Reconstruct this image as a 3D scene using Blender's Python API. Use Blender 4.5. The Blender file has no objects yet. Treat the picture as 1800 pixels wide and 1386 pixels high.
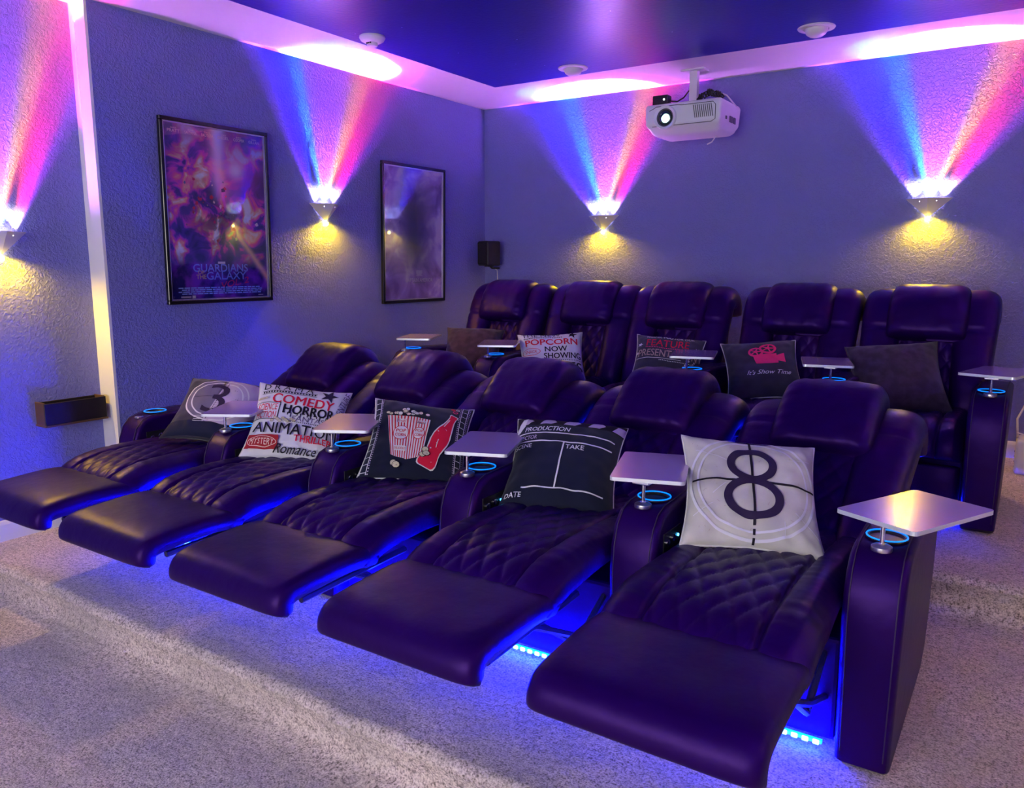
import bpy, bmesh, math, random
from mathutils import Vector, Matrix, noise
from math import sin, cos, pi, radians as R, exp, atan2, sqrt
random.seed(4)
SC = bpy.context.scene
COL = SC.collection

# ------------------------------------------------------------------ camera
cam_d = bpy.data.cameras.new('camera'); cam = bpy.data.objects.new('camera', cam_d); COL.objects.link(cam)
cam.location = (0, 0, 1.56)
cam.rotation_euler = (R(90 - 9.26), 0, R(33.5))
cam_d.sensor_width = 36; cam_d.lens = 36 * 1383.5 / 1800; cam_d.clip_start = .02
SC.camera = cam
# ------------------------------------------------------------------ world, view
W = bpy.data.worlds.new('world'); SC.world = W; W.use_nodes = True
W.node_tree.nodes['Background'].inputs[0].default_value = (.35, .2, .8, 1)
W.node_tree.nodes['Background'].inputs[1].default_value = .25
SC.view_settings.view_transform = 'Standard'; SC.view_settings.look = 'None'
SC.view_settings.exposure = 1.5; SC.view_settings.gamma = 1; SC.view_settings.use_curve_mapping = False
SC.cycles.use_denoising = True
SC.cycles.max_bounces = 8; SC.cycles.diffuse_bounces = 5; SC.cycles.glossy_bounces = 4
SC.cycles.sample_clamp_indirect = 14; SC.cycles.caustics_reflective = False; SC.cycles.caustics_refractive = False

# ------------------------------------------------------------------ tuning of the lamps of the room
FAN_POWER = 1.0
BULB_POWER = 1.0
SCREEN_POWER = 1.0
LED_POWER = 1.0

# ------------------------------------------------------------------ node helpers
def nt(m): return m.node_tree
def N(t, typ, **kw):
    n = t.nodes.new(typ)
    for k, v in kw.items():
        if hasattr(n, k): setattr(n, k, v)
        else: n.inputs[k].default_value = v
    return n
def math_node(t, op, a, b=None, c=None, clamp=False):
    n = t.nodes.new('ShaderNodeMath'); n.operation = op; n.use_clamp = clamp
    for i, v in enumerate((a, b, c)):
        if v is None: continue
        if isinstance(v, (int, float)): n.inputs[i].default_value = v
        else: t.links.new(v, n.inputs[i])
    return n.outputs[0]
def ramp(t, fac, stops, mode='LINEAR'):
    n = t.nodes.new('ShaderNodeValToRGB'); cr = n.color_ramp; cr.interpolation = mode
    while len(cr.elements) < len(stops): cr.elements.new(.5)
    for e, (p, c) in zip(cr.elements, stops):
        e.position = p; e.color = tuple(c) + (1,) if len(c) == 3 else c
    t.links.new(fac, n.inputs[0]); return n.outputs[0]
def mixc(t, fac, a, b):
    n = t.nodes.new('ShaderNodeMix'); n.data_type = 'RGBA'
    for s, v in ((n.inputs[0], fac), (n.inputs[6], a), (n.inputs[7], b)):
        if isinstance(v, (int, float)): s.default_value = v
        elif isinstance(v, (tuple, list)): s.default_value = tuple(v) + (1,) if len(v) == 3 else v
        else: t.links.new(v, s)
    return n.outputs[2]
def mat(name, col=(.5, .5, .5), rough=.5, metal=0, emit=None, estr=0, spec=.5, coat=0, bump=None, sheen=0):
    m = bpy.data.materials.new(name); m.use_nodes = True
    b = m.node_tree.nodes['Principled BSDF']
    b.inputs['Base Color'].default_value = tuple(col) + (1,)
    b.inputs['Roughness'].default_value = rough; b.inputs['Metallic'].default_value = metal
    b.inputs['Specular IOR Level'].default_value = spec; b.inputs['Coat Weight'].default_value = coat
    b.inputs['Coat Roughness'].default_value = .05
    b.inputs['Sheen Weight'].default_value = sheen
    if emit: b.inputs['Emission Color'].default_value = tuple(emit) + (1,); b.inputs['Emission Strength'].default_value = estr
    if bump:  # list of (scale, strength, distance)
        t = m.node_tree; tc = N(t, 'ShaderNodeTexCoord'); prev = None
        for sc, st, di in bump:
            nz = N(t, 'ShaderNodeTexNoise'); nz.inputs['Scale'].default_value = sc; nz.inputs['Detail'].default_value = 3
            t.links.new(tc.outputs['Object'], nz.inputs['Vector'])
            bp = N(t, 'ShaderNodeBump'); bp.inputs['Strength'].default_value = st; bp.inputs['Distance'].default_value = di
            t.links.new(nz.outputs[0], bp.inputs['Height'])
            if prev: t.links.new(prev, bp.inputs['Normal'])
            prev = bp.outputs[0]
        t.links.new(prev, b.inputs['Normal'])
    return m

M = {}
def wall_mat(name, col):
    m = mat(name, col, .62, spec=.35); t = m.node_tree; b = t.nodes['Principled BSDF']
    tc = N(t, 'ShaderNodeTexCoord')
    n1 = N(t, 'ShaderNodeTexNoise'); n1.inputs['Scale'].default_value = 62; n1.inputs['Detail'].default_value = 3; n1.inputs['Roughness'].default_value = .55
    n1.inputs['Distortion'].default_value = .6
    t.links.new(tc.outputs['Object'], n1.inputs['Vector'])
    h = ramp(t, n1.outputs[0], [(.42, (0, 0, 0)), (.60, (1, 1, 1))], 'EASE')
    bp = N(t, 'ShaderNodeBump'); bp.inputs['Strength'].default_value = .75; bp.inputs['Distance'].default_value = .004
    t.links.new(h, bp.inputs['Height'])
    n2 = N(t, 'ShaderNodeTexNoise'); n2.inputs['Scale'].default_value = 3; t.links.new(tc.outputs['Object'], n2.inputs['Vector'])
    b2 = N(t, 'ShaderNodeBump'); b2.inputs['Strength'].default_value = .15; b2.inputs['Distance'].default_value = .02
    t.links.new(n2.outputs[0], b2.inputs['Height']); t.links.new(bp.outputs[0], b2.inputs['Normal'])
    t.links.new(b2.outputs[0], b.inputs['Normal'])
    return m
M['wall'] = wall_mat('blue_grey_wall_paint', (.20, .21, .53))
M['white_paint'] = mat('white_paint', (.78, .76, .78), .5, bump=[(60, .12, .003)])
M['trim'] = mat('white_trim', (.80, .79, .80), .35)
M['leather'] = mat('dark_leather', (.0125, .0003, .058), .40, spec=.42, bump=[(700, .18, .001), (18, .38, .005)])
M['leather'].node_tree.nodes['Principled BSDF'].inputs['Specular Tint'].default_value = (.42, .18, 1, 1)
M['stitch'] = mat('stitching', (.035, .02, .07), .6)
M['black_plastic'] = mat('black_plastic', (.012, .012, .014), .35)
M['black_frame'] = mat('black_frame', (.010, .009, .012), .18, spec=.6)
M['silver'] = mat('brushed_silver', (.80, .78, .82), .28, metal=1)
M['chrome'] = mat('chrome', (.85, .85, .88), .12, metal=1)
M['tray_top'] = mat('silver_laminate', (.88, .62, .92), .18, metal=.55, spec=.6, bump=[(5, .03, .003)])
M['tray_edge'] = mat('pale_metal_edge', (.85, .9, .92), .3, metal=.5)
M['ring_led'] = mat('cyan_ring_light', (.0, .2, .4), .4, emit=(.0, .14, 1.), estr=.75)
M['blue_dot'] = mat('blue_button_light', (0, .1, .4), .4, emit=(.05, .45, 1.), estr=4)
M['led'] = mat('blue_led_strip', (.1, .2, .9), .4, emit=(.0, .0008, 1.), estr=480 * LED_POWER)
M['led_core'] = mat('blue_led_diode', (.6, .9, 1), .4, emit=(.20, .75, 1.), estr=2.2)
M['steel'] = mat('dark_steel', (.08, .08, .10), .35, metal=.7)
M['paper'] = mat('white_paper_tag', (.8, .8, .8), .6)
M['projector'] = mat('white_projector_plastic', (.86, .86, .90), .38)
M['projector_dark'] = mat('projector_grey_seam', (.10, .10, .12), .5)
M['projector_side'] = M['projector']
M['wood'] = mat('stained_wood', (.11, .055, .025), .5, bump=[(9, .3, .004)])
M['wood_dark'] = mat('dark_stained_wood', (.012, .007, .008), .5, bump=[(9, .3, .004)])
M['speaker'] = mat('black_speaker', (.006, .005, .009), .55, bump=[(400, .3, .001)])
M['white_plastic'] = mat('white_plastic', (.75, .73, .76), .35)
M['bulb_yellow'] = mat('yellow_bulb', (1, .9, .4), .4, emit=(1, .82, .12), estr=14)
M['lamp_white'] = mat('lamp_window', (1, 1, 1), .4, emit=(.9, .8, 1.), estr=10)
M['sconce_metal'] = mat('sconce_silver', (.72, .70, .76), .35, metal=.35)

# navy glossy star ceiling
def navy():
    m = mat('navy_star_ceiling', (.014, .0, .36), .34, spec=.6); t = m.node_tree; b = t.nodes['Principled BSDF']
    tc = N(t, 'ShaderNodeTexCoord'); v = N(t, 'ShaderNodeTexVoronoi'); v.inputs['Scale'].default_value = 7.5
    v.inputs['Randomness'].default_value = 1
    t.links.new(tc.outputs['Object'], v.inputs['Vector'])
    s = math_node(t, 'LESS_THAN', v.outputs['Distance'], .026)
    n2 = N(t, 'ShaderNodeTexNoise'); n2.inputs['Scale'].default_value = 5; t.links.new(tc.outputs['Object'], n2.inputs['Vector'])
    k = math_node(t, 'MULTIPLY', s, math_node(t, 'GREATER_THAN', n2.outputs[0], .42))
    c = mixc(t, k, (.014, .0, .36), (.45, .45, .75)); t.links.new(c, b.inputs['Base Color'])
    b.inputs['Emission Color'].default_value = (.45, .5, 1, 1)
    e = math_node(t, 'MULTIPLY', k, .5); t.links.new(e, b.inputs['Emission Strength'])
    n1 = N(t, 'ShaderNodeTexNoise'); n1.inputs['Scale'].default_value = 42; n1.inputs['Detail'].default_value = 2
    t.links.new(tc.outputs['Object'], n1.inputs['Vector'])
    bp = N(t, 'ShaderNodeBump'); bp.inputs['Strength'].default_value = .3; bp.inputs['Distance'].default_value = .004
    t.links.new(n1.outputs[0], bp.inputs['Height']); t.links.new(bp.outputs[0], b.inputs['Normal'])
    return m
M['navy'] = navy()

def carpet():
    m = mat('beige_cut_pile_carpet', (.5, .46, .42), .95, spec=.1, sheen=.25); t = m.node_tree; b = t.nodes['Principled BSDF']
    tc = N(t, 'ShaderNodeTexCoord')
    def nz(sc, det=2, ro=.6):
        n = N(t, 'ShaderNodeTexNoise'); n.inputs['Scale'].default_value = sc; n.inputs['Detail'].default_value = det; n.inputs['Roughness'].default_value = ro
        t.links.new(tc.outputs['Object'], n.inputs['Vector']); return n.outputs[0]
    fine = nz(150, 3, .7); mid = nz(55, 2); big = nz(2.6, 3)
    s = math_node(t, 'ADD', math_node(t, 'MULTIPLY', fine, .7), math_node(t, 'MULTIPLY', mid, .3))
    c = ramp(t, s, [(.38, (.15, .11, .10)), (.47, (.54, .43, .39)), (.55, (.80, .67, .60)), (.66, (.96, .86, .78))])
    c2 = mixc(t, math_node(t, 'MULTIPLY', ramp(t, big, [(.42, (0, 0, 0)), (.60, (1, 1, 1))], 'EASE'), .28), c, (.33, .30, .28))
    t.links.new(c2, b.inputs['Base Color'])
    bp = N(t, 'ShaderNodeBump'); bp.inputs['Strength'].default_value = .65; bp.inputs['Distance'].default_value = .010
    t.links.new(s, bp.inputs['Height'])
    b2 = N(t, 'ShaderNodeBump'); b2.inputs['Strength'].default_value = .5; b2.inputs['Distance'].default_value = .03
    t.links.new(nz(9, 2), b2.inputs['Height']); t.links.new(bp.outputs[0], b2.inputs['Normal'])
    t.links.new(b2.outputs[0], b.inputs['Normal'])
    return m
M['carpet'] = carpet()

def glass():
    m = bpy.data.materials.new('picture_glass'); m.use_nodes = True; t = m.node_tree; t.nodes.clear()
    o = N(t, 'ShaderNodeOutputMaterial'); tr = N(t, 'ShaderNodeBsdfTransparent'); g = N(t, 'ShaderNodeBsdfGlossy'); g.inputs['Roughness'].default_value = .015
    lw = N(t, 'ShaderNodeLayerWeight'); f5 = math_node(t, 'POWER', lw.outputs['Facing'], 5)
    fr = math_node(t, 'MULTIPLY_ADD', f5,   .90, .10, clamp=True)
    mx = N(t, 'ShaderNodeMixShader'); t.links.new(fr, mx.inputs[0]); t.links.new(tr.outputs[0], mx.inputs[1]); t.links.new(g.outputs[0], mx.inputs[2])
    t.links.new(mx.outputs[0], o.inputs[0]); return m
M['glass'] = glass()
M['lens'] = mat('projector_lens', (.02, .05, .05), .03, spec=1, coat=1)
M['lens_glow'] = mat('projector_light', (.6, 1, .9), .3, emit=(.55, 1, .80), estr=.8)

# ------------------------------------------------------------------ object helpers
def link(name, bm, mats, parent=None, smooth=False, loc=None):
    me = bpy.data.meshes.new(name); bm.normal_update(); bm.to_mesh(me); bm.free()
    for m in (mats if isinstance(mats, (list, tuple)) else [mats]): me.materials.append(m)
    if smooth is True:
        for p in me.polygons: p.use_smooth = True
    o = bpy.data.objects.new(name, me); COL.objects.link(o)
    if smooth == 'auto':
        for p in me.polygons: p.use_smooth = True
        me.set_sharp_from_angle(angle=R(38))
    if parent: o.parent = parent
    if loc: o.location = loc
    return o
def tag(o, label, cat, group=None, kind=None):
    if label: o['label'] = label
    if cat: o['category'] = cat
    if group: o['group'] = group
    if kind: o['kind'] = kind
    return o
def thing(name, label, cat, loc=(0, 0, 0), rz=0, group=None, rot=None):
    o = bpy.data.objects.new(name, None); COL.objects.link(o); o.location = loc
    o.rotation_euler = rot if rot else (0, 0, rz); o.empty_display_size = .1
    return tag(o, label, cat, group)
def struct(name, bm, mats, **k):
    o = link(name, bm, mats, **k); o['kind'] = 'structure'; return o
def copy_tree(o, parent=None):
    c = o.copy(); COL.objects.link(c); c.parent = parent
    for ch in o.children: copy_tree(ch, c)
    return c
def box(bm, x0, x1, y0, y1, z0, z1, bev=0, seg=2, mi=0):
    r = bmesh.ops.create_cube(bm, size=1); vs = r['verts']
    for v in vs:
        v.co = Vector(((x0 + x1) / 2 + v.co.x * (x1 - x0), (y0 + y1) / 2 + v.co.y * (y1 - y0), (z0 + z1) / 2 + v.co.z * (z1 - z0)))
    fs = {f for v in vs for f in v.link_faces}
    for f in fs: f.material_index = mi
    if bev:
        es = {e for v in vs for e in v.link_edges}
        r = bmesh.ops.bevel(bm, geom=list(es), offset=bev, segments=seg, affect='EDGES', profile=.5)
        for f in r['faces']: f.material_index = mi
    return vs
def newbox(*a, **k):
    bm = bmesh.new(); box(bm, *a, **k); return bm
def cyl(bm, p0, p1, r0, r1=None, n=20, cap=True, mi=0):
    p0, p1 = Vector(p0), Vector(p1); r1 = r0 if r1 is None else r1
    d = (p1 - p0).normalized(); a = d.orthogonal().normalized(); b = d.cross(a)
    A = [bm.verts.new(p0 + (a * cos(2 * pi * i / n) + b * sin(2 * pi * i / n)) * r0) for i in range(n)]
    B = [bm.verts.new(p1 + (a * cos(2 * pi * i / n) + b * sin(2 * pi * i / n)) * r1) for i in range(n)]
    for i in range(n):
        f = bm.faces.new((A[i], A[(i + 1) % n], B[(i + 1) % n], B[i])); f.material_index = mi
    if cap:
        f = bm.faces.new(A[::-1]); f.material_index = mi
        f = bm.faces.new(B); f.material_index = mi
    return bm
def lathe(bm, prof, origin=(0, 0, 0), axis='Z', n=32, mi=0, loop=False):
    o = Vector(origin); rings = []
    for r, h in prof:
        ring = []
        for i in range(n):
            a = 2 * pi * i / n; c, s = r * cos(a), r * sin(a)
            p = {'Z': (c, s, h), 'Y': (c, h, s), 'X': (h, c, s)}[axis]
            ring.append(bm.verts.new(o + Vector(p)))
        rings.append(ring)
    for k in range(len(rings) - 1):
        for i in range(n):
            f = bm.faces.new((rings[k][i], rings[k][(i + 1) % n], rings[k + 1][(i + 1) % n], rings[k + 1][i])); f.material_index = mi
    if loop:
        for i in range(n): bm.faces.new((rings[-1][i], rings[-1][(i + 1) % n], rings[0][(i + 1) % n], rings[0][i]))
    for ring in (() if loop else (rings[0], rings[-1])):
        f = bm.faces.new(ring); f.material_index = mi
    bmesh.ops.recalc_face_normals(bm, faces=bm.faces)
    return bm
def tube(bm, pts, r, n=8, closed=False, mi=0):
    pts = [Vector(p) for p in pts]; L = len(pts); rings = []
    prev = None
    for i, p in enumerate(pts):
        if closed: d = pts[(i + 1) % L] - pts[i - 1]
        else: d = pts[min(i + 1, L - 1)] - pts[max(i - 1, 0)]
        d = d.normalized() if d.length > 1e-9 else Vector((0, 0, 1))
        a = d.orthogonal().normalized() if prev is None else (prev - d * prev.dot(d)).normalized()
        prev = a; b = d.cross(a)
        rings.append([bm.verts.new(p + (a * cos(2 * pi * k / n) + b * sin(2 * pi * k / n)) * r) for k in range(n)])
    for i in range(L if closed else L - 1):
        A, B = rings[i], rings[(i + 1) % L]
        for k in range(n):
            f = bm.faces.new((A[k], A[(k + 1) % n], B[(k + 1) % n], B[k])); f.material_index = mi
    if not closed:
        for rg in (rings[0][::-1], rings[-1]): bm.faces.new(rg).material_index = mi
    return bm
def torus(bm, c, R0, r, n=40, k=8, mi=0, axis='Z'):
    c = Vector(c)
    f = {'Z': lambda a: Vector((cos(a) * R0, sin(a) * R0, 0)), 'Y': lambda a: Vector((cos(a) * R0, 0, sin(a) * R0))}[axis]
    return tube(bm, [c + f(2 * pi * i / n) for i in range(n)], r, k, True, mi)
def extrude_poly(bm, pts, vec, mi=0):
    vs = [bm.verts.new(Vector(p)) for p in pts]; f = bm.faces.new(vs); f.material_index = mi
    r = bmesh.ops.extrude_face_region(bm, geom=[f]); nv = [g for g in r['geom'] if isinstance(g, bmesh.types.BMVert)]
    bmesh.ops.translate(bm, verts=nv, vec=Vector(vec))
    for g in r['geom']:
        if isinstance(g, bmesh.types.BMFace): g.material_index = mi
    bmesh.ops.recalc_face_normals(bm, faces=bm.faces)
    return vs + nv

# ------------------------------------------------------------------ room shell
XL, XR, YB, YF = -4.126, 1.75, 5.80, -2.6
ZC = 2.89; P1, P2 = .18, .36           # ceiling, front platform, back platform
XREC, YPIER = -4.27, 2.34
def slab(name, x0, x1, y0, y1, z0, z1, m): return struct(name, newbox(x0, x1, y0, y1, z0, z1), m)
slab('wall_back', XL, XR, YB, YB + .12, 0, ZC, M['wall'])
slab('wall_left', XL - .30, XL, YPIER + .004, YB + .12, 0, ZC, M['wall'])
slab('wall_left_recess', XREC - .15, XREC, YF, YPIER, 0, ZC, M['wall'])
slab('trim_1', XREC, XL, YPIER - .012, YPIER + .003, 0, ZC, M['trim'])
slab('wall_right', XR, XR + .12, YF, YB + .12, 0, ZC, M['wall'])
slab('wall_front', XREC, XR, YF - .12, YF, 0, ZC, M['wall'])
slab('ceiling', XREC - .15, XR + .12, YF - .12, YB + .12, ZC, ZC + .12, M['white_paint'])
# navy painted field of the ceiling, a hair below the white border
NX0, NX1, NY0, NY1 = -3.535, XR - .62, YF + .6, 5.11
bm = newbox(NX0, NX1, NY0, NY1, ZC - .006, ZC + .001)
struct('ceiling', bm, M['navy'])

def floor_mesh():
    prof = [(YF, 0), (1.0, 0), (1.50, 0), (1.615, .006), (1.628, .02), (1.632, .06), (1.625, .10), (1.615, .13)]
    def nose(y, z, r=.035):
        return [(y + r - r * sin(a) - .0, z - r + r * cos(a)) for a in [pi / 2 * (1 - k / 6) for k in range(7)]]
    prof += nose(1.59, P1)
    prof += [(1.9, P1), (2.6, P1), (3.3, P1), (3.42, P1 + .004), (3.455, P1 + .02), (3.46, P1 + .07), (3.45, P1 + .11), (3.44, P1 + .13)]
    prof += nose(3.40, P2) + [(3.8, P2), (4.6, P2), (YB, P2)]
    bm = bmesh.new(); xs = [XREC + i * (XR - XREC) / 60 for i in range(61)]
    rows = [[bm.verts.new((x, y + (.006 * sin(x * 5) + .004 * sin(x * 13 + y)) * (1 if 1.4 < y < 1.8 or 3.35 < y < 3.5 else 0), z)) for x in xs] for y, z in prof]
    for a, b in zip(rows, rows[1:]):
        for i in range(60): bm.faces.new((a[i], a[i + 1], b[i + 1], b[i]))
    lo = [bm.verts.new((x, y, -.1)) for x, y in ((XREC, YF), (XR, YF), (XR, YB), (XREC, YB))]
    bm.faces.new(lo[::-1])
    return bm
struct('floor', floor_mesh(), M['carpet'], smooth=True)
def baseboard(name, x0, x1, y0, y1, z0, along, side):
    bm = bmesh.new(); h = .105
    pr = [(0, 0), (.016, 0), (.016, h - .02), (.010, h - .006), (.004, h), (0, h)]
    if along == 'Y': extrude_poly(bm, [(x0 + side * a, y0, z0 + b) for a, b in pr], (0, y1 - y0, 0))
    else: extrude_poly(bm, [(x0, y0 + side * a, z0 + b) for a, b in pr], (x1 - x0, 0, 0))
    return struct(name, bm, M['trim'])
baseboard('baseboard_left', XREC, 0, 1.62, YPIER - .013, P1, 'Y', 1)
baseboard('baseboard_left_rear', XL, 0, YPIER + .01, 3.44, P1, 'Y', 1)
baseboard('baseboard_left_upper', XL, 0, 3.46, YB - .02, P2, 'Y', 1)
baseboard('baseboard_back', XL + .02, XR, YB, 0, P2, 'X', -1)

# small square cover plate on the white ceiling border
bm = newbox(-.79, -.64, 5.47, 5.60, ZC - .008, ZC, bev=.004)
tag(link('ceiling_cover_plate', bm, M['white_paint']), 'small square cover plate on the white ceiling border near the right lamp pool', 'cover plate')

# ------------------------------------------------------------------ wall sconces
def fan_light_nodes(L, AL, AR, k, part):
    """Optics of the upward lamp: coloured lobes that depend on the direction of the ray.
    part L: blue filter at the left corner, C: clear middle lens, R: red filter at the right corner"""
    L.use_nodes = True; t = L.node_tree; t.nodes.clear()
    out = N(t, 'ShaderNodeOutputLight'); em = N(t, 'ShaderNodeEmission'); t.links.new(em.outputs[0], out.inputs[0])
    tc = N(t, 'ShaderNodeTexCoord'); sp = N(t, 'ShaderNodeSeparateXYZ'); t.links.new(tc.outputs['Normal'], sp.inputs[0])
    x, y, z = sp.outputs                     # lamp space: x right along the wall, y into the wall, z up
    zc = math_node(t, 'MAXIMUM', z, .02)
    A = math_node(t, 'DIVIDE', x, zc); O = math_node(t, 'DIVIDE', math_node(t, 'MULTIPLY', y, -1), zc)
    pos = math_node(t, 'GREATER_THAN', A, 0)
    inv = math_node(t, 'ADD', math_node(t, 'MULTIPLY', pos, 1 / AR - 1 / AL), 1 / AL)
    T = math_node(t, 'MULTIPLY', A, inv)
    T01 = math_node(t, 'ADD', math_node(t, 'MULTIPLY', T, 1 / 3.), .5, clamp=True)     # -1.5..1.5 -> 0..1
    def s(v): return v / 3 + .5
    if part == 'L':
        stops = [(s(-1.45), (0, 0, 0)), (s(-1.10), (.10, .02, .30)), (s(-.95), (.05, .002, 1.)), (s(-.60), (.02, .002, 1.1)), (s(-.42), (.01, .02, .55)), (s(-.25), (0, 0, 0))]
    elif part == 'R':
        stops = [(s(.25), (0, 0, 0)), (s(.45), (.6, .02, .04)), (s(.62), (1.1, .004, .12)), (s(.92), (.9, .004, .20)), (s(1.10), (.20, .01, .22)), (s(1.45), (0, 0, 0))]
    else:
        stops = [(s(-.80), (0, 0, 0)), (s(-.62), (.02, .05, .4)), (s(-.50), (.02, .34, .95)), (s(-.38), (.04, .40, .90)), (s(-.27), (.38, .07, .62)), (s(.05), (.50, .07, .68)), (s(.36), (.60, .09, .55)),
                 (s(.48), (.95, .42, .10)), (s(.60), (1., .34, .04)), (s(.72), (.5, .05, .02)), (s(.85), (0, 0, 0))]
    walls = ramp(t, T01, stops)
    absO = math_node(t, 'ABSOLUTE', O)
    near = ramp(t, absO, [(.30, (0, 0, 0)), (.85, (1, 1, 1))], 'EASE')            # unfiltered spill right at the lamp
    lim = ramp(t, T01, [(s(-1.4), (0, 0, 0)), (s(-.95), (1, 1, 1)), (s(.95), (1, 1, 1)), (s(1.4), (0, 0, 0))])
    walls = mixc(t, math_node(t, 'MULTIPLY', near, lim), walls, {'L': (.7, .6, 1.), 'C': (.4, .9, .9), 'R': (1., .75, .25)}[part])
    on_wall = math_node(t, 'LESS_THAN', O, 0)
    wI = math_node(t, 'DIVIDE', 1.0, math_node(t, 'POWER', math_node(t, 'ADD', absO, .028), 1.75))
    wI = math_node(t, 'MINIMUM', wI, 220)
    wl = N(t, 'ShaderNodeVectorMath'); wl.operation = 'SCALE'; t.links.new(walls, wl.inputs[0]); t.links.new(math_node(t, 'MULTIPLY', wI, k[0]), wl.inputs['Scale'])
    if part == 'C':
        r = math_node(t, 'SQRT', math_node(t, 'ADD', math_node(t, 'POWER', math_node(t, 'ABSOLUTE', T), 2), math_node(t, 'POWER', math_node(t, 'MULTIPLY', math_node(t, 'MAXIMUM', O, 0), 1 / .64), 2)))
        rim = ramp(t, T01, [(s(-1.1), (.010, .002, .10)), (s(-.90), (.006, .004, .12)), (s(-.66), (.01, .05, .10)), (s(-.2), (.025, .006, .08)), (s(.25), (.05, .003, .05)), (s(.6), (.10, .004, .022)), (s(.85), (.11, .0008, .020)), (s(1.1), (.09, .001, .02))])
        core = ramp(t, math_node(t, 'MULTIPLY', r, .5), [(.0, (1, 1, 1)), (.350, (1, 1, 1)), (.380, (0, 0, 0))], 'EASE')
        edge = ramp(t, math_node(t, 'MULTIPLY', r, .5), [(.0, (1, 1, 1)), (.488, (1, 1, 1)), (.502, (.05, .05, .05)), (.8, (.01, .01, .01)), (1, (0, 0, 0))])
        rimI = N(t, 'ShaderNodeMix'); rimI.data_type = 'RGBA'; rimI.blend_type = 'MULTIPLY'; rimI.inputs[0].default_value = 1
        t.links.new(rim, rimI.inputs[6]); t.links.new(edge, rimI.inputs[7])
        coreI = mixc(t, core, rimI.outputs[2], (4.6, 2.2, 5.4))
        ceil = N(t, 'ShaderNodeVectorMath'); ceil.operation = 'SCALE'; t.links.new(coreI, ceil.inputs[0]); ceil.inputs['Scale'].default_value = k[1]
        sp_ = N(t, 'ShaderNodeVectorMath'); sp_.operation = 'ADD'; t.links.new(ceil.outputs[0], sp_.inputs[0]); t.links.new(ramp(t, z, [(.12, (0, 0, 0)), (.80, (1, 1, 1))], 'EASE'), (scl := N(t, 'ShaderNodeVectorMath')).inputs[0]); scl.operation = 'MULTIPLY'; scl.inputs[1].default_value = (4.2, 1.3, 6.4); t.links.new(scl.outputs[0], sp_.inputs[1])   # weak violet scatter
        c = mixc(t, on_wall, sp_.outputs[0], wl.outputs[0])
        t.links.new(c, em.inputs[0]); t.links.new(math_node(t, 'GREATER_THAN', z, .03), em.inputs[1])
    else:
        t.links.new(wl.outputs[0], em.inputs[0]); t.links.new(math_node(t, 'MULTIPLY', on_wall, math_node(t, 'GREATER_THAN', z, .03)), em.inputs[1])

def sconce(loc, rz, label, AL=.7, AR=.7):
    root = thing('wall_sconce', label, 'wall lamp', loc, rz, 'rainbow wedge wall lamps')
    # wedge body: open three sided inverted pyramid, local y = into the wall (wall at y=0), z=0 top rim
    w, dpt, h = .135, .105, .12; tk = .004
    Lp, Rp, Fp, Tp = Vector((-w, -.002, 0)), Vector((w, -.002, 0)), Vector((0, -dpt, 0)), Vector((0, -.012, -h))
    def plate(a, b, c, name):
        n = (b - a).cross(c - a).normalized(); cen = Vector((0, -.03, -.03))
        if n.dot(cen - a) > 0: n = -n
        bm = bmesh.new(); P = [bm.verts.new(p) for p in (a, b, c)]; Q = [bm.verts.new(p - n * tk) for p in (a, b, c)]
        bm.faces.new(P); bm.faces.new(Q[::-1])
        for i in range(3): bm.faces.new((P[i], P[(i + 1) % 3], Q[(i + 1) % 3], Q[i]))
        bmesh.ops.recalc_face_normals(bm, faces=bm.faces)
        return link(name, bm, M['sconce_metal'], root)
    plate(Lp, Fp, Tp, 'left_shade_panel'); plate(Rp, Fp, Tp, 'right_shade_panel')
    bm = newbox(-.045, .045, -.010, 0, -.075, -.01, bev=.002); link('back_plate', bm, M['white_plastic'], root)
    bm = newbox(-.05, .05, -.055, -.016, -.020, -.012, bev=.002); link('lamp_window', bm, M['lamp_white'], root)
    bm = bmesh.new(); bmesh.ops.create_uvsphere(bm, u_segments=16, v_segments=10, radius=.014, matrix=Matrix.Translation((0, -.018, -h - .010)))
    link('lower_bulb', bm, M['bulb_yellow'], root, smooth=True)
    for part, x in (('L', -.085), ('C', 0), ('R', .085)):
        L = bpy.data.lights.new('sconce_up_light', 'POINT'); L.energy = 3.0; L.shadow_soft_size = .008
        dl = .085 if part != 'C' else 0
        fan_light_nodes(L, AL - dl, AR - dl, (1.25 * FAN_POWER, 150 * FAN_POWER), part)
        o = bpy.data.objects.new('up_light', L); COL.objects.link(o); o.parent = root; o.location = (x, -.045, .006)
    L2 = bpy.data.lights.new('sconce_down_light', 'SPOT'); L2.spot_size = R(164); L2.spot_blend = .75; L2.energy = 11 * BULB_POWER; L2.color = (1, .62, .0); L2.shadow_soft_size = .012
    o2 = bpy.data.objects.new('down_light', L2); COL.objects.link(o2); o2.parent = root; o2.location = (0, -.040, -h + .004)
    return root
ZS = 1.975
sconce((XL, 3.90, ZS), R(90), 'silver wedge wall lamp with rainbow fan between the two framed posters', .52, .84)
sconce((-2.955, YB, ZS - .02), 0, 'silver wedge wall lamp with rainbow fan left of the ceiling projector', .80, .68)
sconce((-.63, YB, ZS + .01), 0, 'silver wedge wall lamp with rainbow fan at the right end of the back wall', .66, .80)
sconce((XREC, 1.885, ZS - .25), R(90), 'wall lamp cut off by the left picture edge, only its red and yellow glow showing', .52, .55)
for yy in (4.3, 1.9, -.6):
    s_ = sconce((XR, yy, ZS), R(-90), 'silver wedge wall lamp on the right wall outside the picture', .7, .7)

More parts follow.
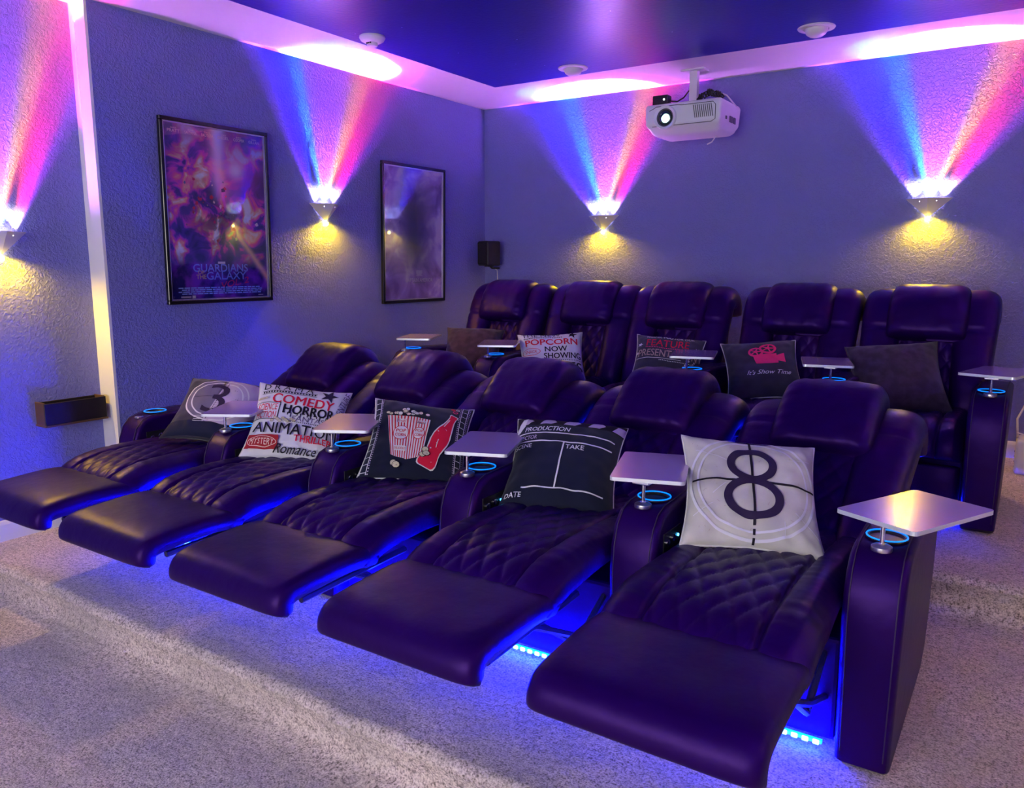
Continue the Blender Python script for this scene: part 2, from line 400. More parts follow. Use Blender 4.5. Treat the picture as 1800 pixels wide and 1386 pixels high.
# ------------------------------------------------------------------ projection screen the room faces
bm = newbox(-2.75, .55, YF + .03, YF + .045, .75, 2.55)
M['screen'] = mat('lit_projection_screen', (.8, .8, .8), .6, emit=(1., .96, .92), estr=2.7 * SCREEN_POWER)
scr = thing('projection_screen', 'wide lit projection screen on the wall the recliners face', 'screen', (0, 0, 0))
link('screen_surface', bm, M['screen'], scr)
bm = bmesh.new()
for a in ((-2.83, -2.75, .67, 2.63), (.55, .63, .67, 2.63), (-2.75, .55, .67, .75), (-2.75, .55, 2.55, 2.63)): box(bm, a[0], a[1], YF + .002, YF + .05, a[2], a[3])
link('screen_frame', bm, M['black_frame'], scr)
#==MARK_SEATS
# ------------------------------------------------------------------ soft cushions
def catmull(pts, n):
    P = [Vector((0, p[0], p[1])) for p in pts]; P = [P[0] * 2 - P[1]] + P + [P[-1] * 2 - P[-2]]; out = []
    m = len(P) - 3
    for k in range(m * n + 1):
        i = min(k // n, m - 1); u = k / n - i; a, b, c, d = P[i:i + 4]
        out.append(.5 * ((2 * b) + (c - a) * u + (2 * a - 5 * b + 4 * c - d) * u * u + (3 * b - a - 3 * c + d) * u ** 3))
    return out
def cushion(path, hw, th, nx=41, ns=40, pw=4., m=5., disp=None, nb=11, cx=0, hwf=None, thf=None, ridge=.94):
    dense = catmull(path, 24); L = [0]
    for a, b in zip(dense, dense[1:]): L.append(L[-1] + (b - a).length)
    tot = L[-1]; dm = dense[len(dense) // 3 + 2] - dense[len(dense) // 3 - 2]
    flip = -1 if dm.y + dm.z < 0 else 1           # the normal faces up and forward
    def at(s):
        d = s * tot; i = 0
        lo, hi = 0, len(L) - 2
        while lo < hi:
            mid = (lo + hi) // 2
            if L[mid + 1] < d: lo = mid + 1
            else: hi = mid
        i = lo; u = (d - L[i]) / max(1e-9, L[i + 1] - L[i]); p = dense[i].lerp(dense[i + 1], u)
        a = dense[max(0, i - 2)]; b = dense[min(len(dense) - 1, i + 3)]; tg = (b - a).normalized()
        return p, Vector((0, -tg.z, tg.y)) * flip, tg
    bm = bmesh.new(); loops = []
    for j in range(ns + 1):
        u = j / ns; s = .45 * (.5 + .5 * sin(pi * (u - .5))) + .55 * u
        if j in (0, ns): s = u
        p, nrm, tg = at(s); q = abs(2 * s - 1)
        e = max(0., 1 - q ** (m * 2.2)) ** (1 / 2.4) if q < 1 else 0.
        w = (hwf(s) if hwf else hw) * (ridge + (1 - ridge) * e); t2 = (thf(s) if thf else th) * .5 * e
        loop = []
        for i in range(nx):
            v = i / (nx - 1); tt = .35 * sin(pi * (v - .5)) + .65 * (2 * v - 1); tt = max(-1, min(1, tt))
            h = t2 * max(0, 1 - abs(tt) ** pw) ** (1 / 2.2)
            if disp: h += disp(tt * w, s * tot, s) * e * min(1, (1 - abs(tt)) * 6)
            loop.append(bm.verts.new(p + nrm * h + Vector((cx + tt * w, 0, 0))))
        for i in range(nb):
            v = (i + 1) / (nb + 1); tt = cos(pi * v)
            h = -t2 * max(0, 1 - abs(tt) ** pw) ** (1 / 2.2)
            loop.append(bm.verts.new(p + nrm * h + Vector((cx + tt * w, 0, 0))))
        loops.append(loop)
    n = len(loops[0])
    for a, b in zip(loops, loops[1:]):
        for i in range(n): bm.faces.new((a[i], b[i], b[(i + 1) % n], a[(i + 1) % n]))
    for lp in (loops[0], loops[-1]):
        pass
    bmesh.ops.remove_doubles(bm, verts=bm.verts, dist=.0004)
    be = [e_ for e_ in bm.edges if e_.is_boundary]
    if be: bmesh.ops.holes_fill(bm, edges=be, sides=0)
    bmesh.ops.recalc_face_normals(bm, faces=bm.faces)
    return bm
def nz3(x, y, z, f): return noise.noise(Vector((x * f, y * f, z * f)))
def quilt(xw, amp=.012, px=.075, py=.150, bol=.012, groove=.018, off=0.):
    def d(x, L, s):
        ax = abs(x)
        g = -groove * exp(-((ax - xw) / .007) ** 2)
        if ax < xw:
            a = x / px + (L + off) / py; b = x / px - (L + off) / py
            f = abs(sin(pi * a) * sin(pi * b)) ** .38
            return amp * f - amp * .4 + g
        return bol * sin(min(1, (ax - xw) / .11) * pi * .85) + g + .0035 * nz3(x * .6, L * 3.2, 1, 12)
    return d
def wrinkle(a=.003, f=14):
    return lambda x, L, s: a * nz3(x, L, 3.3, f)

def arm_bm(side=0):
    pr = [(.03, .0), (.0, .02), (.0, .30), (-.002, .42), (.006, .50), (.03, .565), (.068, .605), (.12, .622), (.30, .628), (.55, .618), (.78, .605), (.805, .585), (.812, .50), (.812, .16), (.79, .06), (.70, .0)]
    bm = bmesh.new(); vs = extrude_poly(bm, [(-.078, y, z) for y, z in pr], (.156, 0, 0))
    es = [e for e in bm.edges if abs(e.verts[0].co.x - e.verts[1].co.x) < 1e-6]
    bmesh.ops.bevel(bm, geom=es, offset=.020, segments=4, affect='EDGES', profile=.5)
    for v in bm.verts:                                     # padded top, slimmer foot
        if v.co.z < .45: v.co.x *= 1 - .10 * (.45 - v.co.z) / .45
    return bm
def seam_bm():
    pts = [(.0, .05), (-.001, .30), (-.003, .42), (.005, .502), (.029, .567), (.067, .608), (.12, .625), (.30, .631), (.55, .621), (.78, .608)]
    bm = bmesh.new()
    for sx in (-1, 1):
        P = []
        for y, z in pts:
            k = 1 - .10 * max(0, .45 - z) / .45
            P.append((sx * .060 * k, y, z))
        tube(bm, P, .0018, 6)
    return bm
def add_arm(root, x, socket=False, panel=True):
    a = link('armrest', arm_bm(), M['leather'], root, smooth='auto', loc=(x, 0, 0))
    link('stitched_seam', seam_bm(), M['stitch'], a, smooth=True)
    bm = bmesh.new(); lathe(bm, [(.040, .004), (.052, .004), (.056, .006), (.054, .010), (.046, .010), (.043, .0045)], (0, .175, .622), n=36)
    c = link('cup_holder', bm, M['black_plastic'], a, smooth='auto')
    bm = bmesh.new(); torus(bm, (0, .175, .633), .053, .0022)
    r = link('light_ring', bm, M['ring_led'], c, smooth=True); r['label'] = 'glowing blue ring'
    if socket:
        bm = bmesh.new(); lathe(bm, [(.022, 0), (.022, .006), (.018, .009), (.002, .009)], (0, .085, .609), n=28)
        k = link('tray_socket', bm, M['chrome'], a, smooth='auto'); k['label'] = 'round chrome tray socket cap'
    return a
def control_panel(root):
    x = -.272
    bm = newbox(x - .001, x + .003, .07, .21, .475, .545, bev=.0015); p = link('control_panel', bm, M['black_plastic'], root)
    for yy, zz in ((.10, .51), (.145, .515)):
        bm = bmesh.new(); lathe(bm, [(.012, .0), (.012, .004), (.009, .006), (.002, .006)], (x + .003, yy, zz), 'X', n=20); link('button', bm, M['chrome'], p, smooth='auto')
    bm = bmesh.new(); lathe(bm, [(.005, .0), (.005, .003), (.001, .003)], (x + .003, .185, .513), 'X', n=12)
    b = link('power_button', bm, M['blue_dot'], p); b['label'] = 'small glowing blue button'
def led(root, y, z, x0=-.24, x1=.24):
    bm = newbox(x0, x1, y - .006, y + .006, z - .004, z + .006); s = link('light_strip', bm, M['led'], root)
    s['label'] = 'glowing blue light strip under the seat'
    bm = bmesh.new()
    for i in range(16):
        xx = x0 + (x1 - x0) * (i + .5) / 16; box(bm, xx - .009, xx + .009, y - .012, y - .005, z - .006, z + .008, bev=.002, seg=1)
    link('diodes', bm, M['led_core'], s)

def make_recliner(reclined):
    root = thing('theater_recliner', '', 'recliner', group='dark leather theatre recliners')
    # base box between the arms
    bm = newbox(-.268, .268, .065 if reclined else .15, .80, .03, .34, bev=.012); b = link('seat_base', bm, M['leather'], root)
    for sx in (-.22, .22):
        for yy in (.16, .72): link('foot', cyl(bmesh.new(), (sx, yy, 0), (sx, yy, .035), .022), M['black_plastic'], b)
    if reclined:
        led(root, .045, .030)
        sp = [(.74, .395), (.50, .425), (.25, .448), (.0, .462), (-.20, .458), (-.31, .438), (-.385, .400)]
        bm = cushion(sp, .268, .115, nx=101, ns=120, pw=7, m=9, disp=quilt(.150, off=.02), hwf=lambda s: .268 + .014 * max(0, min(1, (s - .62) * 5)))
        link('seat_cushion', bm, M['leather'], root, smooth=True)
        fp = [(-.31, .415), (-.42, .428), (-.55, .424), (-.665, .415), (-.702, .396), (-.708, .352)]
        bm = cushion(fp, .280, .085, nx=51, ns=60, pw=14, m=14, disp=wrinkle(.002, 9), ridge=.985)
        link('footrest', bm, M['leather'], root, smooth=True)
        bm = bmesh.new()
        for sx in (-.235, .235):
            tube(bm, [(sx, .12, .14), (sx, -.14, .24), (sx, -.40, .375)], .010, 6); tube(bm, [(sx * .96, .12, .32), (sx * .96, -.12, .20), (sx * .96, -.36, .37)], .010, 6)
            tube(bm, [(sx, -.14, .38), (sx, -.62, .365)], .012, 6)
        tube(bm, [(-.235, -.36, .37), (.235, -.36, .37)], .010, 6); tube(bm, [(-.235, -.12, .22), (.235, -.12, .22)], .010, 6)
        link('footrest_linkage', bm, M['steel'], root)
        # back
        bp = [(.60, .39), (.78, .51), (.98, .665), (1.16, .78)]
        bm = cushion(bp, .165, .12, nx=71, ns=90, pw=8, m=8, disp=quilt(.30, off=.0, py=.115, px=.075))
        link('back_cushion', bm, M['leather'], root, smooth=True)
        wp = [(.56, .41), (.70, .50), (.90, .620), (1.07, .713), (1.18, .742), (1.265, .712), (1.30, .63)]
        for sx in (-1, 1):
            def dw(x, L, s): return -.013 * exp(-((L - .55) / .008) ** 2) + .003 * nz3(x, L * 2, sx, 10)
            bm = cushion(wp, .095, .165, nx=31, ns=70, pw=2.6, m=5, disp=dw, cx=sx * .222, hwf=lambda s: .085 + .027 * min(1, s * 1.6))
            link('back_bolster', bm, M['leather'], root, smooth=True)
        hp = [(.915, .662), (.99, .735), (1.065, .798), (1.135, .832), (1.225, .815), (1.29, .745)]
        bm = cushion(hp, .192, .185, nx=41, ns=56, pw=7, m=5, disp=lambda x, L, s: .004 * nz3(x * 2.5, L, 2, 11) + .006 * max(0, abs(x) / .19 - .55) * sin(L * 120 + 4 * nz3(x, L, 5, 8)) , ridge=.90)
        link('headrest', bm, M['leather'], root, smooth=True)
        bs = [(.76, .34), (1.02, .52), (1.29, .70), (1.34, .64), (1.12, .42), (.80, .12)]
        bm = bmesh.new(); extrude_poly(bm, [(-.26, y, z) for y, z in bs], (.52, 0, 0)); link('back_shell', bm, M['leather'], root)
    else:
        led(root, .135, .018)
        sp = [(.70, .395), (.50, .402), (.30, .408), (.19, .396), (.130, .355), (.115, .29)]
        bm = cushion(sp, .268, .13, nx=101, ns=100, pw=6, m=7, disp=quilt(.150, off=.0, bol=.016))
        link('seat_cushion', bm, M['leather'], root, smooth=True)
        fp = [(.120, .270), (.108, .20), (.105, .12), (.115, .075)]
        bm = cushion(fp, .262, .07, nx=31, ns=30, pw=8, m=8, disp=wrinkle(.002, 9)); link('footrest', bm, M['leather'], root, smooth=True)
        bp = [(.72, .40), (.80, .60), (.87, .80), (.93, .97)]
        bm = cushion(bp, .165, .12, nx=71, ns=90, pw=8, m=8, disp=quilt(.30, off=.0, py=.115, px=.075))
        link('back_cushion', bm, M['leather'], root, smooth=True)
        wp = [(.66, .40), (.72, .55), (.80, .74), (.88, .915), (.945, .985), (1.03, .97), (1.08, .88)]
        for sx in (-1, 1):
            def dw(x, L, s): return -.013 * exp(-((L - .47) / .008) ** 2) + .003 * nz3(x, L * 2, sx, 10)
            bm = cushion(wp, .095, .165, nx=31, ns=70, pw=2.6, m=5, disp=dw, cx=sx * .230, hwf=lambda s: .085 + .022 * min(1, s * 1.6))
            link('back_bolster', bm, M['leather'], root, smooth=True)
        hp = [(.77, .80), (.81, .90), (.845, .965), (.90, 1.005), (.985, .99), (1.04, .92)]
        bm = cushion(hp, .200, .185, nx=41, ns=56, pw=7, m=5, disp=lambda x, L, s: .004 * nz3(x * 2.5, L, 2, 11) + .006 * max(0, abs(x) / .19 - .55) * sin(L * 120 + 4 * nz3(x, L, 5, 8)), ridge=.90)
        link('headrest', bm, M['leather'], root, smooth=True)
        bs = [(.80, .36), (.90, .75), (1.00, .93), (1.09, .90), (1.00, .50), (.86, .10)]
        bm = bmesh.new(); extrude_poly(bm, [(-.26, y, z) for y, z in bs], (.52, 0, 0)); link('back_shell', bm, M['leather'], root)
    add_arm(root, .35); control_panel(root)
    return root
PITCH = .70
FY, BY = 2.17, 4.02
fx = [-.64 - PITCH * (4 - i) for i in range(5)]; bx = [-3.255, -2.56, -1.92, -1.17, -.485]
FL = ['reclined front row recliner at the left end holding the number 3 pillow',
      'reclined front row recliner holding the white genre words pillow',
      'reclined front row recliner holding the popcorn and bottle pillow, middle of its row',
      'reclined front row recliner holding the clapperboard pillow',
      'reclined front row recliner holding the number 8 pillow, nearest to the camera']
BL = ['upright back row recliner at the left end with the plain brown pillow',
      'upright back row recliner holding the white POPCORN pillow',
      'upright back row recliner holding the dark FEATURE pillow, middle of its row',
      'upright back row recliner holding the pillow with the red film camera',
      'upright back row recliner at the right end holding the large plain plum pillow']
rec = make_recliner(True); upr = make_recliner(False)
for xs, y, z, proto, labs in ((fx, FY, P1, rec, FL), (bx, BY, P2, upr, BL)):
    for i, x in enumerate(xs):
        o = copy_tree(proto) if i else proto
        o.location = (x, y, z); o['label'] = labs[i]
        if proto is upr and i == 2:
            for c in [c for c in o.children if c.name.startswith('control_panel')]:
                for d in list(c.children_recursive) + [c]: bpy.data.objects.remove(d)
        if proto is upr and i == 1:                       # second and third seat of the back row touch: no arm between them
            for c in [c for c in o.children if c.name.startswith('armrest')]:
                for d in list(c.children_recursive) + [c]: bpy.data.objects.remove(d)
        o['group'] = 'reclined front row recliners' if proto is rec else 'upright back row recliners'
for root in (rec, upr):
    add_arm(root, -.35, socket=True)
# care tag hanging below the nearest footrest
bm = newbox(-.011, .011, -.001, .001, -.045, 0, bev=.0004, seg=1)
o = link('care_label', bm, M['paper'], None); o.location = (fx[4] + .195, FY + .06, P1 + .21); o.rotation_euler = (0, R(8), R(12))
last = [c for c in COL.objects if c.type == 'EMPTY' and c.get('label') == FL[4]][0]
o.parent = last; o.matrix_parent_inverse = Matrix.Identity(4); o.location = (.195, .092, .21); o['label'] = 'small white paper tag'

# ------------------------------------------------------------------ swivel trays on the arms
def tray(px, py, pz, cx, cy, ang, label, grp):
    root = thing('tray_table', label, 'tray', (px, py, pz), 0, grp)
    bm = bmesh.new(); lathe(bm, [(.027, 0), (.028, .004), (.027, .012), (.020, .016), (.010, .018), (.0075, .022)], n=28)
    b = link('mounting_foot', bm, M['silver'], root, smooth='auto')
    bm = bmesh.new(); cyl(bm, (0, 0, .012), (0, 0, .088), .0062, n=16); link('post', bm, M['chrome'], root, smooth='auto')
    bm = bmesh.new(); r = .014; L2, W2 = .182, .118
    pts = []
    for (sx, sy, a0) in ((1, 1, 0), (-1, 1, 90), (-1, -1, 180), (1, -1, 270)):
        for k in range(5):
            a = R(a0 + 90 * k / 4); pts.append((sx * (L2 - r) + r * cos(a), sy * (W2 - r) + r * sin(a), 0))
    extrude_poly(bm, pts, (0, 0, .012))
    for f in bm.faces:
        f.material_index = 0 if f.normal.z > .5 else 1
    o = link('tray_top', bm, [M['tray_top'], M['tray_edge']], root)
    o.location = (cx - px, cy - py, .088); o.rotation_euler = (0, 0, R(ang))
    bm = newbox(-.028, .028, -.028, .028, .080, .088, bev=.003); link('top_bracket', bm, M['silver'], root)
    return root
zf = P1 + .617; zb = P2 + .617
fc = [(-3.103, 2.356, 121), (-2.412, 2.394, 119), (-1.696, 2.393, 111), (-1.025, 2.405, 107.6), (-.227, 2.358, 64)]
ft = ['silver swivel tray right of the number 3 pillow', 'silver swivel tray in front of the genre words pillow', 'silver swivel tray between the popcorn pillow and the clapperboard pillow',
      'silver swivel tray left of the number 8 pillow', 'large silver swivel tray with rainbow reflection on the nearest arm']
for i, (cx, cy, an) in enumerate(fc):
    tray(fx[i] + .35, FY + .085, zf, cx, cy, an, ft[i], 'trays on the front row arms')
bc = [(-3.55, 4.20, 116, 0, bx[0] - .35, 'silver swivel tray left of the plain brown pillow'), (-2.83, 4.13, 118, 0, bx[0] + .35, 'silver swivel tray between the brown pillow and the POPCORN pillow'),
      (-1.57, 4.22, 106, 0, bx[2] + .35, 'silver swivel tray left of the film camera pillow'), (-.87, 4.24, 105, 0, bx[3] + .35, 'silver swivel tray left of the large plum pillow'),
      (-.112, 4.26, 75, 0, bx[4] + .35, 'silver swivel tray on the right end arm of the back row')]
for cx, cy, an, _, px, lb in bc:
    tray(px, BY + .09, zb, cx, cy, an, lb, 'trays on the back row arms')
#==MARK_PRINT
# ------------------------------------------------------------------ flat printing (words, marks)
INK = {}
def ink_mat(c):
    if c not in INK:
        cols = {'white': (.80, .78, .82), 'offwhite': (.62, .62, .60), 'black': (.012, .010, .018), 'navy': (.010, .012, .040), 'red': (.62, .010, .025), 'darkred': (.42, .02, .03), 'pink': (.95, .04, .20),
                'crimson': (.75, .012, .05), 'cream': (.66, .60, .38), 'pale': (.74, .70, .66), 'grey': (.20, .19, .24), 'lilac': (.55, .45, .62), 'steel': (.35, .50, 1.), 'gold': (.9, .7, .3),
                'plum': (.030, .018, .055), 'peach': (.95, .72, .60), 'tan': (.45, .33, .26), 'haze': (.17, .15, .24), 'midviolet': (.16, .12, .22)}
        INK[c] = mat('print_' + c, cols[c], .75, spec=.25)
    return INK[c]
_tc = {}
def text_mesh(s, bold, shear):
    k = (s, bold, shear)
    if k not in _tc:
        cu = bpy.data.curves.new('t', 'FONT'); cu.body = s; cu.size = 1; cu.resolution_u = 3; cu.offset = bold; cu.shear = shear
        ob = bpy.data.objects.new('t', cu); COL.objects.link(ob)
        dg = bpy.context.evaluated_depsgraph_get(); me = bpy.data.meshes.new_from_object(ob.evaluated_get(dg))
        V = [(v.co.x, v.co.y) for v in me.vertices]; F = [tuple(p.vertices) for p in me.polygons]
        bpy.data.objects.remove(ob); bpy.data.curves.remove(cu); bpy.data.meshes.remove(me)
        x0 = min(v[0] for v in V); x1 = max(v[0] for v in V); y0 = min(v[1] for v in V); y1 = max(v[1] for v in V)
        _tc[k] = ([((x - (x0 + x1) / 2) / (x1 - x0), (y - (y0 + y1) / 2) / (y1 - y0)) for x, y in V], F)
    return _tc[k]
class Ink:
    def __init__(s): s.bm = bmesh.new(); s.cols = []; s.layer = 0
    def mi(s, c):
        if c not in s.cols: s.cols.append(c)
        return s.cols.index(c) + 1
    def raw(s, V, F, c, up=True):
        if up: s.layer += 1
        z = s.layer; vs = [s.bm.verts.new((x, y, z)) for x, y in V]; m = s.mi(c)
        for f in F:
            try: s.bm.faces.new([vs[i] for i in f]).material_index = m
            except ValueError: pass
    def poly(s, pts, c): s.raw(pts, [tuple(range(len(pts)))], c)
    def rect(s, x0, x1, y0, y1, c): s.poly([(x0, y0), (x1, y0), (x1, y1), (x0, y1)], c)
    def line(s, p, q, w, c):
        dx, dy = q[0] - p[0], q[1] - p[1]; l = sqrt(dx * dx + dy * dy); nx, ny = -dy / l * w / 2, dx / l * w / 2
        s.poly([(p[0] + nx, p[1] + ny), (p[0] - nx, p[1] - ny), (q[0] - nx, q[1] - ny), (q[0] + nx, q[1] + ny)], c)
    def ring(s, cx, cy, rx, ry, w, c, a0=0, a1=360, n=48):
        V = []; F = []
        for i in range(n + 1):
            a = R(a0 + (a1 - a0) * i / n); V += [(cx + rx * cos(a), cy + ry * sin(a)), (cx + (rx - w) * cos(a), cy + (ry - w) * sin(a))]
        for i in range(n): F.append((2 * i, 2 * i + 2, 2 * i + 3, 2 * i + 1))
        s.raw(V, F, c)
    def disc(s, cx, cy, rx, ry, c, n=28): s.poly([(cx + rx * cos(2 * pi * i / n), cy + ry * sin(2 * pi * i / n)) for i in range(n)], c)
    def text(s, t, cx, cy, w, h, c, bold=0., shear=0., rot=0.):
        V, F = text_mesh(t, 0, shear); a = R(rot); e = max(0, bold) * h * .8; first = True
        for dx, dy in (((-e, 0), (e, 0), (0, e), (0, -e)) if e else ((0, 0),)):
            s.raw([(cx + dx + x * w * cos(a) - y * h * sin(a), cy + dy * .6 + x * w * sin(a) + y * h * cos(a)) for x, y in V], F, c, first); first = False
    def star(s, cx, cy, r, c, rot=0):
        s.poly([(cx + (r if i % 2 == 0 else r * .42) * sin(R(rot) + pi * i / 5), cy + (r if i % 2 == 0 else r * .42) * cos(R(rot) + pi * i / 5)) for i in range(10)], c)
    def dots(s, x0, x1, y, n, r, c, dy=0):
        for i in range(n): s.disc(x0 + (x1 - x0) * i / (n - 1), y + dy * i / (n - 1), r, r, c, 8); s.layer -= 1
        s.layer += 1
    def cut(s, lo=-.5, hi=.5, step=.025):
        bmesh.ops.triangulate(s.bm, faces=s.bm.faces)
        k = int(round((hi - lo) / step))
        for i in range(1, k):
            for n in ((1, 0, 0), (0, 1, 0)):
                p = lo + i * step; bmesh.ops.bisect_plane(s.bm, geom=list(s.bm.verts) + list(s.bm.edges) + list(s.bm.faces), plane_co=(p * n[0], p * n[1], 0), plane_no=n)
    def merge_into(s, bm, fn, off0=.0016, off=.00022):
        """map the 2D print on a surface fn(u, v) -> point and add it to bm"""
        L = {}
        for v in s.bm.verts:
            u_, v_ = max(-.497, min(.497, v.co.x)), max(-.497, min(.497, v.co.y)); e = .004
            p = fn(u_, v_); n = (fn(u_ + e, v_) - fn(u_ - e, v_)).cross(fn(u_, v_ + e) - fn(u_, v_ - e)).normalized()
            if n.y > 0: n = -n
            L[v] = bm.verts.new(p + n * (off0 + off * v.co.z))
        for f in s.bm.faces:
            try:
                g = bm.faces.new([L[v] for v in f.verts]); g.material_index = f.material_index; g.smooth = True
            except ValueError: pass
        s.bm.free()

# ------------------------------------------------------------------ pillows
def pillow(size, label, base_mat, ink, M4, piping, seed, thick=.070, bend=0., back=None, group='throw pillows on the recliners', sx=1.):
    root = thing('throw_pillow', label, 'pillow', group=group)
    def S(u, v, sgn=-1):
        a, b = abs(2 * u), abs(2 * v)
        x = size * sx * u * (1 - .105 * (1 - b * b) * a ** 2); z = size * v * (1 - .105 * (1 - a * a) * b ** 2)
        puff = (max(0, 1 - a ** 3.2) * max(0, 1 - b ** 3.2)) ** .52
        wr = .0055 * nz3(u, v, seed, 9) + .008 * max(0, a + b - .9) * nz3(u, v, seed + 7, 13) + .006 * max(0, -.2 - v) * 3 * sin(u * 32 + 5 * nz3(u, v, seed, 3)) * (1 - a)
        y = sgn * (thick * puff + wr * min(1, 6 * (1 - max(a, b))))
        y += bend * size * (a * a) * .5 + .010 * nz3(u, v, seed + 20, 2.2)
        return Vector((x, y, z))
    bm = bmesh.new(); n = 56
    gr = {}
    for sg in (-1, 1):
        for i in range(n + 1):
            for j in range(n + 1):
                if sg == 1 and (i in (0, n) or j in (0, n)): gr[(sg, i, j)] = gr[(-1, i, j)]; continue
                u = (.5 + .5 * sin(pi * (i / n - .5))) * .35 + .65 * i / n - .5; v = (.5 + .5 * sin(pi * (j / n - .5))) * .35 + .65 * j / n - .5
                gr[(sg, i, j)] = bm.verts.new(S(u, v, sg))
        for i in range(n):
            for j in range(n):
                q = [gr[(sg, i, j)], gr[(sg, i + 1, j)], gr[(sg, i + 1, j + 1)], gr[(sg, i, j + 1)]]
                f = bm.faces.new(q if sg == -1 else q[::-1]); f.smooth = True
                if sg == 1 and back: f.material_index = 1
    mats = [base_mat]
    if ink:
        ink.cut(); cols = list(ink.cols)
        ink.merge_into(bm, lambda u, v: S(u, v))
        mats += [ink_mat(c) for c in cols]
        if back:
            mats.append(back)
            for f in bm.faces:
                pass
    o = link('pillow_cover', bm, mats, root)
    bm = bmesh.new(); pts = []; m = 40
    for (ua, va, ub, vb) in ((-.5, -.5, .5, -.5), (.5, -.5, .5, .5), (.5, .5, -.5, .5), (-.5, .5, -.5, -.5)):
        for k in range(m): pts.append(S(ua + (ub - ua) * k / m, va + (vb - va) * k / m))
    tube(bm, pts, .0034, 6, True); p = link('piping', bm, piping, root, smooth=True)
    root.matrix_world = M4
    return root
def place(c, yaw, tilt, roll, k=1.):
    """c: centre relative to the camera eye level"""
    return Matrix.Translation((c[0] * k, c[1] * k, c[2] * k + 1.56)) @ Matrix.Rotation(R(yaw), 4, 'Z') @ Matrix.Rotation(R(tilt), 4, 'X') @ Matrix.Rotation(R(roll), 4, 'Y')
def cloth(name, col, k=.25, sc=60):
    m = mat(name, col, .85, spec=.2, sheen=.2, bump=[(450, .25, .001)]); t = m.node_tree; b = t.nodes['Principled BSDF']
    tc = N(t, 'ShaderNodeTexCoord'); n = N(t, 'ShaderNodeTexNoise'); n.inputs['Scale'].default_value = sc / 8; n.inputs['Detail'].default_value = 5
    t.links.new(tc.outputs['Object'], n.inputs[0]); d = tuple(c * (1 - k) for c in col)
    t.links.new(ramp(t, n.outputs[0], [(.40, d), (.62, col)]), b.inputs['Base Color']); return m
C_beige = cloth('beige_canvas', (.70, .67, .58), .16); C_white = cloth('white_canvas', (.82, .80, .84), .04); C_navy = cloth('navy_canvas', (.008, .011, .034), .2)
C_grey = cloth('dark_grey_canvas', (.045, .040, .075), .3); C_brown = cloth('brown_plush', (.060, .030, .042), .4, 160); C_plum = cloth('plum_plush', (.058, .034, .070), .35, 200)
P_cream = mat('cream_piping', (.75, .74, .66), .7); P_dark = mat('dark_piping', (.03, .025, .045), .7)

# number 8 countdown
k = Ink()
for i in range(70):
    a = random.uniform(0, 6.28); x, y = random.uniform(-.44, .44), random.uniform(-.44, .44); l = random.uniform(.006, .03)
    k.line((x, y), (x + l * cos(a), y + l * sin(a)), .0022, 'tan'); k.layer = 1
for a, b in (((-.42, .30), (-.12, .17)), ((.25, .24), (.44, .27)), ((-.44, -.30), (-.30, -.20)), ((.28, -.22), (.46, -.36)), ((.2, -.42), (.2, -.30)), ((-.3, -.12), (-.2, -.02))): k.line(a, b, .005, 'white')
for r in (.475, .415): k.ring(-.01, -.005, r, r, .020 if r > .45 else .017, 'white', n=72)
for i in range(24):
    x = -.46 + .92 * i / 24; y = lambda q: .012 * cos(q * 4) ; k.line((x, y(x)), (x + .0395, y(x + .0395)), .018, 'black'); k.layer -= 1
k.line((-.012, .49), (-.006, -.36), .018, 'black'); k.line((-.006, -.385), (-.006, -.43), .018, 'black'); k.line((-.006, -.45), (-.006, -.49), .018, 'black')
k.ring(-.01, .165, .180, .162, .060, 'plum', n=60); k.ring(-.01, -.135, .210, .184, .062, 'plum', n=60)
p8 = pillow(.445, 'beige pillow printed with a large number 8 and film countdown circles', C_beige, k, place((-.776, 2.682, -.794), 31, -51, 7, .930), P_cream, 3)
# clapperboard
k = Ink()
k.rect(-.5, .5, .355, .5, 'black')
for i in range(5):
    x = -.47 + i * .215; k.poly([(x, .365), (x + .10, .365), (x + .15, .41), (x + .12, .455), (x + .04, .452), (x + .02, .41)], 'lilac')
k.poly([(-.49, .26), (-.44, .27), (-.40, .34), (-.38, .46), (-.43, .44), (-.46, .36)], 'white')
k.text('PRODUCTION', -.18, .292, .42, .056, 'white', .02, .2)
def arcline(y0, x0, x1, w=.013):
    n = 16
    for i in range(n):
        a = x0 + (x1 - x0) * i / n; b = x0 + (x1 - x0) * (i + 1) / n; k.line((a, y0), (b + .001, y0), w, 'white'); k.layer -= 1
arcline(.235, -.47, .44); arcline(.135, -.47, .43); arcline(-.345, -.30, .40)
k.text('DIRECTOR', -.36, .183, .22, .045, 'lilac', .01); k.text('SCENE', -.37, .085, .17, .045, 'white', .02); k.text('TAKE', .10, .085, .16, .048, 'white', .02)
k.line((.0, .135), (-.01, -.345), .013, 'white'); k.text('DATE', -.36, -.405, .15, .045, 'white', .02)
pclap = pillow(.445, 'navy pillow printed like a film clapperboard with TAKE and DATE', C_navy, k, place((-1.56, 2.735, -.808), 22, -50, 3, .93), P_cream, 8, bend=.12)
